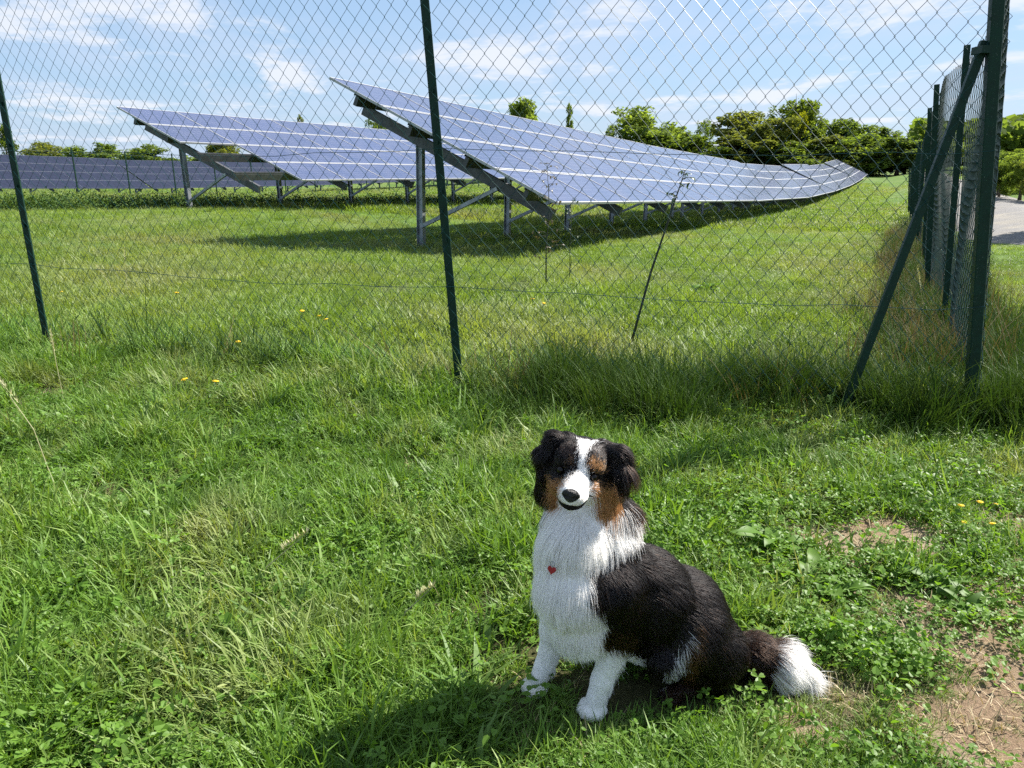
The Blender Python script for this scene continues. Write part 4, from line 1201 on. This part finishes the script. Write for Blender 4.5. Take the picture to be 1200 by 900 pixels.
    p_ = N.n('ShaderNodeBsdfPrincipled', {'Base Color': ca, 'Roughness': .8, 'Specular IOR Level': .15}); N.n('ShaderNodeOutputMaterial', {'Surface': p_.outputs[0]})
    root = mesh_obj('dog', V.tolist(), Q.tolist(), m, smooth=True)
    tag(root, 'black, white and tan long-haired dog sitting on the grass, looking at the viewer', 'dog')
    at_ = root.data.attributes.new('coat', 'FLOAT_COLOR', 'POINT')
    at_.data.foreach_set('color', np.concatenate([body_col, np.ones((len(V), 1))], 1).astype(np.float32).ravel())
    # ---- fur: strands rooted on the skin
    tri = np.concatenate([Q[:, [0, 1, 2]], Q[:, [0, 2, 3]]])
    A_, B_, C_ = V[tri[:, 0]], V[tri[:, 1]], V[tri[:, 2]]
    area = np.linalg.norm(np.cross(B_-A_, C_-A_), axis=1)*.5
    cen = (A_+B_+C_)/3
    DD = dists(cen); near = DD.argmin(0)
    kinds = np.array([p[7] for p in prims])
    dens = {'torso': 1, 'neck': 1.1, 'bib': 1.1, 'shoulder': 1.2, 'leg': 1.7, 'paw': 2.0, 'haunch': 1.1, 'shank': 1.2, 'foot': 1.5, 'tail': 2.0, 'skull': 2.6, 'muzzle': 3.4, 'jaw': 2.4, 'cheek': 2.0, 'ear': 2.0, 'mane': 1.4}
    wt = area*np.array([dens[k] for k in kinds])[near]
    NS = FUR_N
    pick = g.choice(len(tri), NS, p=wt/wt.sum())
    u, v = g.uniform(0, 1, NS), g.uniform(0, 1, NS); sw = u+v > 1; u[sw], v[sw] = 1-u[sw], 1-v[sw]
    P = A_[pick] + (B_[pick]-A_[pick])*u[:, None] + (C_[pick]-A_[pick])*v[:, None]
    Nn = grad(P)
    D = dists(P)
    Wt = np.exp(-np.clip(D - D.min(0), 0, .2)/.010); Wt /= Wt.sum(0)
    comb_ = np.einsum('ip,ij->pj', Wt, np.array([p[5] for p in prims]))
    ln = np.einsum('ip,i->p', Wt, np.array([p[6] for p in prims]))
    kd = kinds[D.argmin(0)]
    # keep fur off the eyes, the nose and the mouth
    keep = np.ones(NS, bool)
    for s in (-1, 1): keep &= np.linalg.norm(P - h(.0345*s, .0085, .052), axis=1) > .0112
    keep &= np.linalg.norm((P - h(0, -.0050, .133)), axis=1) > .0175
    keep &= P[:, 2] > .004
    P, Nn, comb_, ln, kd = P[keep], Nn[keep], comb_[keep], ln[keep], kd[keep]
    NS = len(P)
    tan = comb_ - Nn*(comb_*Nn).sum(1)[:, None]
    tan /= np.maximum(np.linalg.norm(tan, axis=1), .15)[:, None]
    # waves across the coat so locks fall in slightly different directions
    ph = P*[38, 38, 30]
    wob = np.stack([np.sin(ph[:, 0]*1.3 + ph[:, 2]*2.1) + np.sin(ph[:, 2]*3.3+1), np.sin(ph[:, 1]*1.7 + ph[:, 2]*1.4+2), np.sin(ph[:, 0]*2.0+ph[:, 1]+4)], 1)*.19
    tan = tan + wob - Nn*(wob*Nn).sum(1)[:, None]
    lift = np.where(np.isin(kd, ['muzzle', 'paw', 'leg', 'foot']), .25, np.where(np.isin(kd, ['tail']), .60, np.where(kd == 'ear', .5, np.where(np.isin(kd, ['bib', 'neck']), np.where(g.uniform(0, 1, NS) < .15, .42, .16), np.where(kd == 'tail', .45, .36)))))
    d0 = tan + Nn*lift[:, None] + g.normal(0, 1, (NS, 3))*np.where(kd == 'tail', .16, .06)[:, None]; d0 /= np.linalg.norm(d0, axis=1)[:, None]
    ln = ln*g.uniform(.65, 1.2, NS)
    # feathering: elbows, haunch back, ear edges
    x, y = proj(P)
    ln = np.where((kd == 'ear') & (x > 728), ln*1.5, ln)
    ln = np.where((kd == 'leg') & ((Nn @ AX) > .45), ln*2.6, ln)
    ln = np.where(np.isin(kd, ['bib', 'neck']) & (g.uniform(0, 1, NS) < .12), ln*1.35, ln)
    K = 6
    pts_ = np.empty((NS, K, 3)); pts_[:, 0] = P - Nn*.001
    d_ = d0.copy(); step_ = ln/(K-1)
    grav = np.where(np.isin(kd, ['skull', 'muzzle', 'paw', 'leg', 'foot', 'jaw']), .05, .20)
    for i in range(1, K):
        pts_[:, i] = pts_[:, i-1] + d_*step_[:, None]
        d_ = d_ - Nn*(.10 + .16*(lift > .3))[:, None]*.55 + DN*grav[:, None]*.5
        tp = pts_[:, i]
        d_ /= np.linalg.norm(d_, axis=1)[:, None]
    # locks: tips drawn together
    from mathutils import kdtree
    ng = max(50, NS//34)
    gi = g.choice(NS, ng, replace=False)
    kt = kdtree.KDTree(ng)
    for a, q in enumerate(gi): kt.insert(P[q], a)
    kt.balance()
    own = np.array([gi[kt.find(q)[1]] for q in P])
    amt = np.where(np.isin(kd, ['muzzle', 'paw', 'leg', 'foot']), .12, np.where(np.isin(kd, ['bib', 'neck']), .50, .58))*g.uniform(.45, 1.1, NS)
    for i in range(1, K):
        f = (i/(K-1))**1.5*amt
        tgt = pts_[own, i] + (P - P[own])*.25
        pts_[:, i] = pts_[:, i]*(1-f[:, None]) + tgt*f[:, None]
    # never under the surface, never under the ground
    for i in range(2, K):
        q = pts_[:, i]; d = sdf(q); bad = d < .0015
        if bad.any(): q[bad] += grad(q[bad])*(.0015 - d[bad])[:, None]
        q[:, 2] = np.maximum(q[:, 2], .004)
    # stray darker and lighter hairs; colour follows where the hair grows
    col = colours(P, g, 2.4)
    hc = bpy.data.hair_curves.new('fur')
    hc.add_curves([K]*NS)
    hc.attributes['position'].data.foreach_set('vector', pts_.astype(np.float32).ravel())
    rad = np.tile(np.array([1, .95, .85, .7, .5, .15]), (NS, 1))*np.where(np.isin(kd, ['muzzle', 'paw', 'skull', 'leg']), .00030, np.where(np.isin(kd, ['bib', 'neck', 'tail']), .00036, .00034))[:, None]
    ra = hc.attributes.get('radius') or hc.attributes.new('radius', 'FLOAT', 'POINT')
    ra.data.foreach_set('value', rad.astype(np.float32).ravel())
    hcol = hc.attributes.new('coat', 'FLOAT_COLOR', 'CURVE')
    hcol.data.foreach_set('color', np.concatenate([col, np.ones((NS, 1))], 1).astype(np.float32).ravel())
    rn = hc.attributes.new('lie', 'FLOAT_VECTOR', 'CURVE'); rn.data.foreach_set('vector', Nn.astype(np.float32).ravel())
    m, t = mat('dog fur'); N = NT(t)
    lie = N.n('ShaderNodeAttribute', attribute_name='lie').outputs['Vector']
    ca = N.n('ShaderNodeAttribute', attribute_name='coat').outputs['Color']
    hb = N.n('ShaderNodeBsdfHairPrincipled', {'Color': ca, 'Roughness': .30, 'Radial Roughness': .45, 'Random Roughness': .2, 'IOR': 1.42}, parametrization='COLOR')
    # pale hair scatters light inside itself many times over: mostly diffuse
    bw = N.n('ShaderNodeRGBToBW', {'Color': ca}).outputs[0]
    df = N.n('ShaderNodeBsdfDiffuse', {'Color': ca}); tl = N.n('ShaderNodeBsdfTranslucent', {'Color': ca})
    dt = N.n('ShaderNodeMixShader', {'Fac': .25, 1: df.outputs[0], 2: tl.outputs[0]})
    gl = N.n('ShaderNodeBsdfGlossy', {'Color': (.9, .86, .88, 1), 'Roughness': .42, 'Normal': lie})
    sheen = N.n('ShaderNodeMixShader', {'Fac': N.rng(bw, 0, .3, .016, .0), 1: dt.outputs[0], 2: gl.outputs[0]})
    mh = N.n('ShaderNodeMixShader', {'Fac': N.rng(bw, .04, .5, .55, .92), 1: hb.outputs[0], 2: sheen.outputs[0]})
    N.n('ShaderNodeOutputMaterial', {'Surface': mh.outputs[0]})
    hc.materials.append(m)
    fur = link(bpy.data.objects.new('fur', hc), root)
    # ---- eyes, nose, mouth, name tag
    def ball(name, c, r, m, sc=(1, 1, 1), n=14, axis=None):
        b = MB(); vs, fs = [], []
        for i in range(n+1):
            a = math.pi*i/n
            for j in range(2*n):
                q = math.pi*j/n; vs.append((math.sin(a)*math.cos(q), math.sin(a)*math.sin(q), math.cos(a)))
        for i in range(n):
            for j in range(2*n): fs.append((i*2*n+j, i*2*n+(j+1) % (2*n), (i+1)*2*n+(j+1) % (2*n), (i+1)*2*n+j))
        vs = [c + r*(hr*v[0]*sc[0] + hu*v[1]*sc[1] + hf*v[2]*sc[2]) for v in vs]
        return mesh_obj(name, vs, fs, m, root, smooth=True)
    m_eye = simple('dark brown eye', (.0035, .0018, .0012), .03, 0, .3, .3, 300)
    m_nose = simple('wet black nose', (.008, .007, .008), .32, 0, .5, .3, 500, .5, 900)
    m_lip = simple('black lips', (.008, .006, .007), .55, 0, .15, .2, 200)
    for s in (-1, 1):
        e = ball('eye', h(.0345*s, .0085, .0508), .0084, m_eye)
    # nose pad: broad on top, narrow below, with two nostrils
    vs, fs = [], []; n = 18
    prof = [(0, .0), (.004, .55), (.008, .85), (.012, 1.0), (.015, .92), (.0175, .6), (.0185, .0)]
    for f_, k in prof:
        for j in range(n):
            a = 2*math.pi*j/n; ww = .0185*(1.0 if math.sin(a) > 0 else 1.0 - .38*abs(math.sin(a))); hh = .0150
            dent = 1.0
            if k > .5 and f_ > .011:
                for sx_ in (-1, 1):
                    dent -= .28*math.exp(-(((math.cos(a)*k - .62*sx_)/.25)**2 + ((math.sin(a)*k + .15)/.3)**2))
            vs.append(h(math.cos(a)*k*ww, -.0050 + math.sin(a)*k*hh, .1215 + f_*1.15*dent))
    for i in range(len(prof)-1):
        for j in range(n): fs.append((i*n+j, i*n+(j+1) % n, (i+1)*n+(j+1) % n, (i+1)*n+j))
    mesh_obj('nose', vs, fs, m_nose, root, smooth=True)
    # lips: a dark smiling line between muzzle and jaw
    b = MB(); L = []
    for k in range(-8, 9):
        s = k/8; r_ = .046*s*(1-.12*abs(s)); f_ = .108 - .062*abs(s)**1.7; u_ = -.0370 + .010*abs(s)**1.6
        q = h(r_, u_, f_)
        for _ in range(4):
            qq = q[None, :]; d = sdf(qq)[0]; q = q - grad(qq)[0]*(d - .0034*(1-s*s) + .002*s*s)
        L.append(Vector(q))
    b.tube(L, [.0012 + .0042*(1-abs(k)/8) for k in range(-8, 9)], 8)
    b.build('mouth', m_lip, root, smooth=True)
    # lower lip edge below
    b = MB(); L = []
    for k in range(-6, 7):
        s = k/6; q = h(.028*s, -.044 + .006*s*s, .104 - .034*s*s)
        for _ in range(4):
            qq = q[None, :]; d = sdf(qq)[0]; q = q - grad(qq)[0]*(d - .0040)
        L.append(Vector(q))
    b.tube(L, [.0022 + .0058*(1-abs(k)/6) for k in range(-6, 7)], 8)
    b.build('lower_lip', m_lip, root, smooth=True)
    # whiskers are too fine to show; claws
    # heart-shaped tag half sunk in the bib
    m_tag = simple('red enamel tag', (.30, .012, .022), .22, .1, .6, .1, 100)
    q = a3(646.6, 668, 1.40); dcam = q - np.array([0, 0, CAM_H]); dcam /= np.linalg.norm(dcam)
    o_ = np.array([0, 0, CAM_H], float)
    t_ = 1.3
    for _ in range(80):
        dd = sdf((o_ + dcam*t_)[None, :])[0]
        if dd < .022: break
        t_ += dd - .02
    c = o_ + dcam*t_
    nn = grad(c[None, :])[0]; sd_ = np.cross(nn, [0, 0, 1]); sd_ /= np.linalg.norm(sd_); up_ = np.cross(sd_, nn); up_ = up_ if up_[2] > 0 else -up_
    hp = []
    for k in range(24):
        a = 2*math.pi*k/24; hx = 16*math.sin(a)**3; hy = 13*math.cos(a)-5*math.cos(2*a)-2*math.cos(3*a)-math.cos(4*a); hp.append((hx/16*.0105, hy/16*.0105))
    vs = [c + sd_*x_ + up_*y_ + nn*.0 for x_, y_ in hp] + [c + sd_*x_*.9 + up_*y_*.9 + nn*.002 for x_, y_ in hp] + [c - nn*.002]
    fs = [(i, (i+1) % 24, 24+(i+1) % 24, 24+i) for i in range(24)] + [tuple(range(24, 48))]
    mesh_obj('name_tag', vs, fs, m_tag, root)
    b = MB(); ring = [c + up_*(.013 + .005*math.cos(2*math.pi*k/12)) + sd_*.005*math.sin(2*math.pi*k/12) for k in range(13)]
    b.tube(ring, .0008, 5, cap=False); b.build('tag_ring', M_GALV, root, smooth=True)
    return root
FUR_N = 230000
dog()
# ------------------------------------------------------------------ single plants
def leaf_mesh(L, W, wav, lobes=0, name='leaf', bend=0.6, seed=0):
    g = random.Random(seed); n = 8
    V, Fc = [], []
    th = 0.9
    p = Vector((0, 0, 0))
    for i in range(n+1):
        u = i/n
        w = W*0.5*(math.sin(math.pi*min(1, u*0.93+0.07))**0.8)*(1 + (0.35*(1 if i % 2 else -1) if lobes and 1 < i < n else 0))
        w = max(w, 0.0012)
        zz = wav*math.sin(u*9+g.uniform(0, 1))
        V += [p + Vector((0, -w, 0.25*w+zz)), p, p + Vector((0, w, 0.25*w-zz))]
        p = p + Vector((math.cos(th), 0, math.sin(th)))*L/n
        th -= bend*2/n
    for i in range(n):
        for j in range(2):
            a = i*3+j; Fc.append((a, a+1, a+4, a+3))
    me = bpy.data.meshes.new(name); me.from_pydata([tuple(v) for v in V], [], Fc); me.materials.append(M_BROAD)
    me.polygons.foreach_set('use_smooth', [True]*len(me.polygons)); me.update(); return me
LEAVES = {'dock': [leaf_mesh(.17, .055, .004, 0, bend=0.7+0.2*k, seed=k) for k in range(3)], 'dandelion': [leaf_mesh(.15, .036, .003, 1, bend=0.75+.2*k, seed=k+5) for k in range(3)],
          'plantain': [leaf_mesh(.13, .030, .001, 0, bend=0.5+.3*k, seed=k+9) for k in range(3)], 'lobed': [leaf_mesh(.13, .085, .006, 1, bend=0.6+.2*k, seed=k+15) for k in range(3)]}
def rosette(x, y, kind, n, sc, label, group=None):
    n = int(n*1.6); sc *= .82
    root = empty('broadleaf_weed', G(x, y, -0.01)); tag(root, label, 'weed', group)
    for i in range(n):
        o = link(bpy.data.objects.new('leaf', LEAVES[kind][i % 3]), root)
        s = sc*rnd.uniform(0.65, 1.2)
        o.scale = (s, s*rnd.uniform(.8, 1.15), s); o.rotation_euler = (rnd.uniform(-.3, .3), rnd.uniform(-.35, .45), i*2.4 + rnd.uniform(-.4, .4))
        o.location = (rnd.uniform(-.03, .03), rnd.uniform(-.03, .03), rnd.uniform(.01, .035))
    return root
def gp(px, py):
    """ground point under a photo pixel"""
    r, dn = (px-600)/F_PX, (py-450)/F_PX
    t = CAM_H/(SP + dn*CP)
    return r*t, (CP - dn*SP)*t
for px, py, kind, n, sc, lab in [
    (905, 650, 'dock', 10, 1.0, 'tallest broad-leaved dock behind the dog, right of its back'), (945, 690, 'dock', 11, .95, 'spreading dock with pale upturned leaves above the tail tip'), (985, 700, 'dock', 9, .8, 'dock clump farthest right of the three above the tail'),
    (890, 705, 'dandelion', 9, .7, 'small toothed rosette close to the dog back'), (1095, 690, 'dandelion', 14, .9, 'bushy toothed rosette at the edge of the bare soil'), (1040, 570, 'dandelion', 10, .9, 'toothed rosette below the brace, beside the brown soil patch'),
    (60, 770, 'lobed', 9, 1.0, 'grey green lobed weed near the left edge of the lawn'), (110, 800, 'lobed', 8, .9, 'second lobed weed, lower right of the one by the left edge'), (300, 770, 'plantain', 15, 1.15, 'large plantain clump with glossy strap leaves left of the dog shadow'),
    (350, 815, 'plantain', 14, 1.05, 'flattened plantain clump nearest the tip of the dog shadow'), (255, 745, 'dock', 7, .75, 'lone dark round-leaved dock above the plantain clump'), (415, 770, 'plantain', 10, .9, 'plantain clump between the shadow and the dog forepaw'),
    (70, 690, 'dock', 7, .8, 'small dock at the left edge above the lobed weeds'), (1130, 715, 'plantain', 9, .9, 'plantain with one long pale leaf beside the bare soil'), (960, 600, 'dandelion', 9, .7, 'flat rosette on the brown soil above the docks'),
    (200, 590, 'dock', 8, .8, 'dock in the long grass on the left, below the yellow flowers'), (830, 330, 'dock', 12, 1.5, 'dark weed clump in the field beyond the right bay of fence'), (735, 790, 'plantain', 8, .8, 'plantain between the dog forelegs and belly')]:
    x, y = gp(px, py)
    if kind == 'dock' and py == 330: y *= 1.0
    if lab.startswith('plantain between the dog'): continue
    rosette(x, y, kind, n, sc, lab)
# dandelion-like flowers
M_PETAL = simple('yellow petals', (0.75, 0.52, 0.02), 0.6, 0, 0.3, 0.15, 60)
M_STEM = simple('green stem', (0.08, 0.14, 0.03), 0.5, 0, 0.4, 0.2, 40)
def flower_meshes():
    b = MB()
    b.tube([(0, 0, -.01), (0.004, 0.002, .06), (0.0, 0.004, .12)], [.0016, .0014, .0012], 5)
    o = b.build('stem', M_STEM); sm = o.data; bpy.data.objects.remove(o)
    b = MB()
    for k in range(16):
        a = k*2*math.pi/16; c, s = math.cos(a), math.sin(a)
        b.add([(0, .004, .12), (c*.011-s*.003, s*.011+c*.003+.004, .124+.002*(k % 2)), (c*.016, s*.016+.004, .122), (c*.011+s*.003, s*.011-c*.003+.004, .124)], [(0, 1, 2, 3)])
    b.tube([(0, .004, .117), (0, .004, .125)], [.006, .004], 8)
    o = b.build('flower_head', M_PETAL); fm = o.data; bpy.data.objects.remove(o)
    return sm, fm
F_STEM, F_HEAD = flower_meshes()
FL = [(227, 463, 'left of the pair in the grass on the left'), (249, 464, 'right of the pair in the grass on the left'), (280, 410, 'above the pair, nearer the fence'), (353, 378, 'left of three below the fence mesh'), (377, 379, 'middle of three below the fence mesh'), (387, 386, 'right of three below the fence mesh'),
      (1119, 607, 'left of the cluster at the right edge'), (1124, 618, 'largest, below the leftmost of the right edge cluster'), (1144, 604, 'upper middle of the right edge cluster'), (1162, 598, 'topmost of the right edge cluster'), (1161, 631, 'lowest of the right edge cluster'), (623, 357, 'left of two beyond the fence right of the middle post'), (634, 359, 'right of two beyond the fence right of the middle post'), (208, 350, 'in the field beyond the left bay, lower'), (75, 345, 'beyond the fence beside the left post')]
for px, py, lab in FL:
    x, y = gp(px, py+14)
    root = empty('dandelion_flower', G(x, y, 0)); root.scale = (rnd.uniform(.5, .75),)*3 if y < 3 else (rnd.uniform(1.0, 1.3),)*3
    root.rotation_euler = (rnd.uniform(-.2, .3), rnd.uniform(-.2, .2), rnd.uniform(0, 6))
    tag(root, 'yellow flower, ' + lab, 'flower', 'yellow flowers in the grass')
    link(bpy.data.objects.new('stem', F_STEM), root); link(bpy.data.objects.new('flower_head', F_HEAD), root)
# sapling leaning on the fence
M_TWIG = simple('dark twig bark', (0.022, 0.030, 0.020), 0.6, 0, 0.3, 0.3, 40)
def sapling(name, label, cat, path, rad, leaf_n, leaf_from, leaf_s, seed, col=None, side=0.10):
    g = random.Random(seed)
    P = [Vector(p) for p in path]
    root = empty(name, P[0]); tag(root, label, cat)
    b = MB()
    L = [p - P[0] for p in P]
    b.tube(L, [rad*(1-0.75*i/(len(L)-1)) for i in range(len(L))], 6)
    tips = []
    for i in range(leaf_n):
        u = leaf_from + (1-leaf_from)*i/max(1, leaf_n-1); k = u*(len(L)-1); a = min(int(k), len(L)-2)
        p = L[a].lerp(L[a+1], k-a)
        an = g.uniform(0, 6.28); e = p + Vector((math.cos(an)*side, math.sin(an)*side*0.6, g.uniform(-.02, .06)))*(1.15-0.6*u)
        b.tube([p, p.lerp(e, .5)+Vector((0, 0, .008)), e], [rad*.3, rad*.22, rad*.12], 4)
        tips.append((p, e))
    b.build('stem', M_TWIG, root, smooth=True)
    for p, e in tips:
        for k in range(3):
            q = p.lerp(e, 0.45 + 0.3*k)
            o = link(bpy.data.objects.new('leaf', LEAVES['plantain'][k]), root)
            if col:
                o.material_slots[0].link = 'OBJECT'; o.material_slots[0].material = col
            o.location = q; s = leaf_s*g.uniform(.7, 1.3); o.scale = (s, s*1.5, s); o.rotation_euler = (g.uniform(-.6, .6), g.uniform(.2, 1.3), g.uniform(0, 6.28))
    return root
M_DKLEAF = leafy('dark sapling leaves', [(0, (.020, .045, .012)), (1, (.05, .085, .02))], trans=.3, rough=.4)
sx, sy = gp(735, 412)
sapling('sapling', 'dark slender sapling with few leaves leaning beyond the right fence bay', 'sapling', [(sx, sy, gz1(sx, sy)-.05), at(748, 372, sy+.03), at(763, 318, sy+.05), at(780, 268, sy+.06), at(792, 232, sy+.07), at(803, 200, sy+.08)], .011, 8, .78, .32, 3, M_DKLEAF)
wx, wy = gp(640, 330)
sapling('weed_stalk', 'tall dry brown weed stalk beyond the fence, right of the middle post', 'weed', [(wx, wy, gz1(wx, wy)-.05), at(640, 290, wy), at(644, 245, wy+.02), at(641, 192, wy+.02)], .008, 26, .25, .40, 5, leafy('brown weed leaves', [(0, (.06, .045, .03)), (1, (.12, .10, .06))], trans=.2), side=.16)
wx, wy = gp(668, 318)
sapling('weed_stalk', 'shorter leafy weed beside the tall dry stalk beyond the fence', 'weed', [(wx, wy, gz1(wx, wy)-.05), at(668, 285, wy), at(671, 232, wy+.02)], .006, 18, .2, .36, 8, M_DKLEAF, side=.14)
# long pale seed stalks on the left
M_SEED = leafy('pale seed heads', [(0, (.30, .30, .16)), (1, (.46, .44, .26))], trans=.25, rough=.6)
def seed_stalk(px, py, h, lean, label):
    x, y = gp(px, py); root = empty('seed_stalk', G(x, y, 0)); tag(root, label, 'grass stalk')
    b = MB(); b.tube([(0, 0, -.03), (lean*.25, 0, h*.5), (lean, .02, h)], [.0022, .0018, .001], 4); b.build('stem', M_SEED, root)
    b = MB(); g = random.Random(px)
    for k in range(40):
        u = .72 + .28*k/39; p = Vector((lean*u*u, .02*u, h*u)); a = g.uniform(0, 6.28)
        d = Vector((math.cos(a)*.008, math.sin(a)*.008, .012)); s = Vector((-d.y, d.x, 0))*.3
        b.add([p, p+d*.6+s, p+d*1.4, p+d*.6-s], [(0, 1, 2, 3)])
    o = b.build('seed_head', M_SEED, root); o['kind'] = 'stuff'
for px, py, h, lean, lab in [(62, 560, .42, -.16, 'longest pale grass stalk leaning left at the left edge'), (75, 470, .38, -.02, 'upright pale stalk just below the left fence post'), (150, 345, .42, .02, 'upright seed stalk in the field beyond the left bay'), (135, 350, .3, -.14, 'leaning seed stalk beside the upright one beyond the left bay'), (465, 745, .13, .10, 'short dry stalk lying over the grass left of the dog'), (1080, 400, .55, -.10, 'arching pale stalk beside the brace'), (300, 700, .2, .16, 'pale stalk bent over the plantains')]:
    seed_stalk(px, py, h, lean, lab)
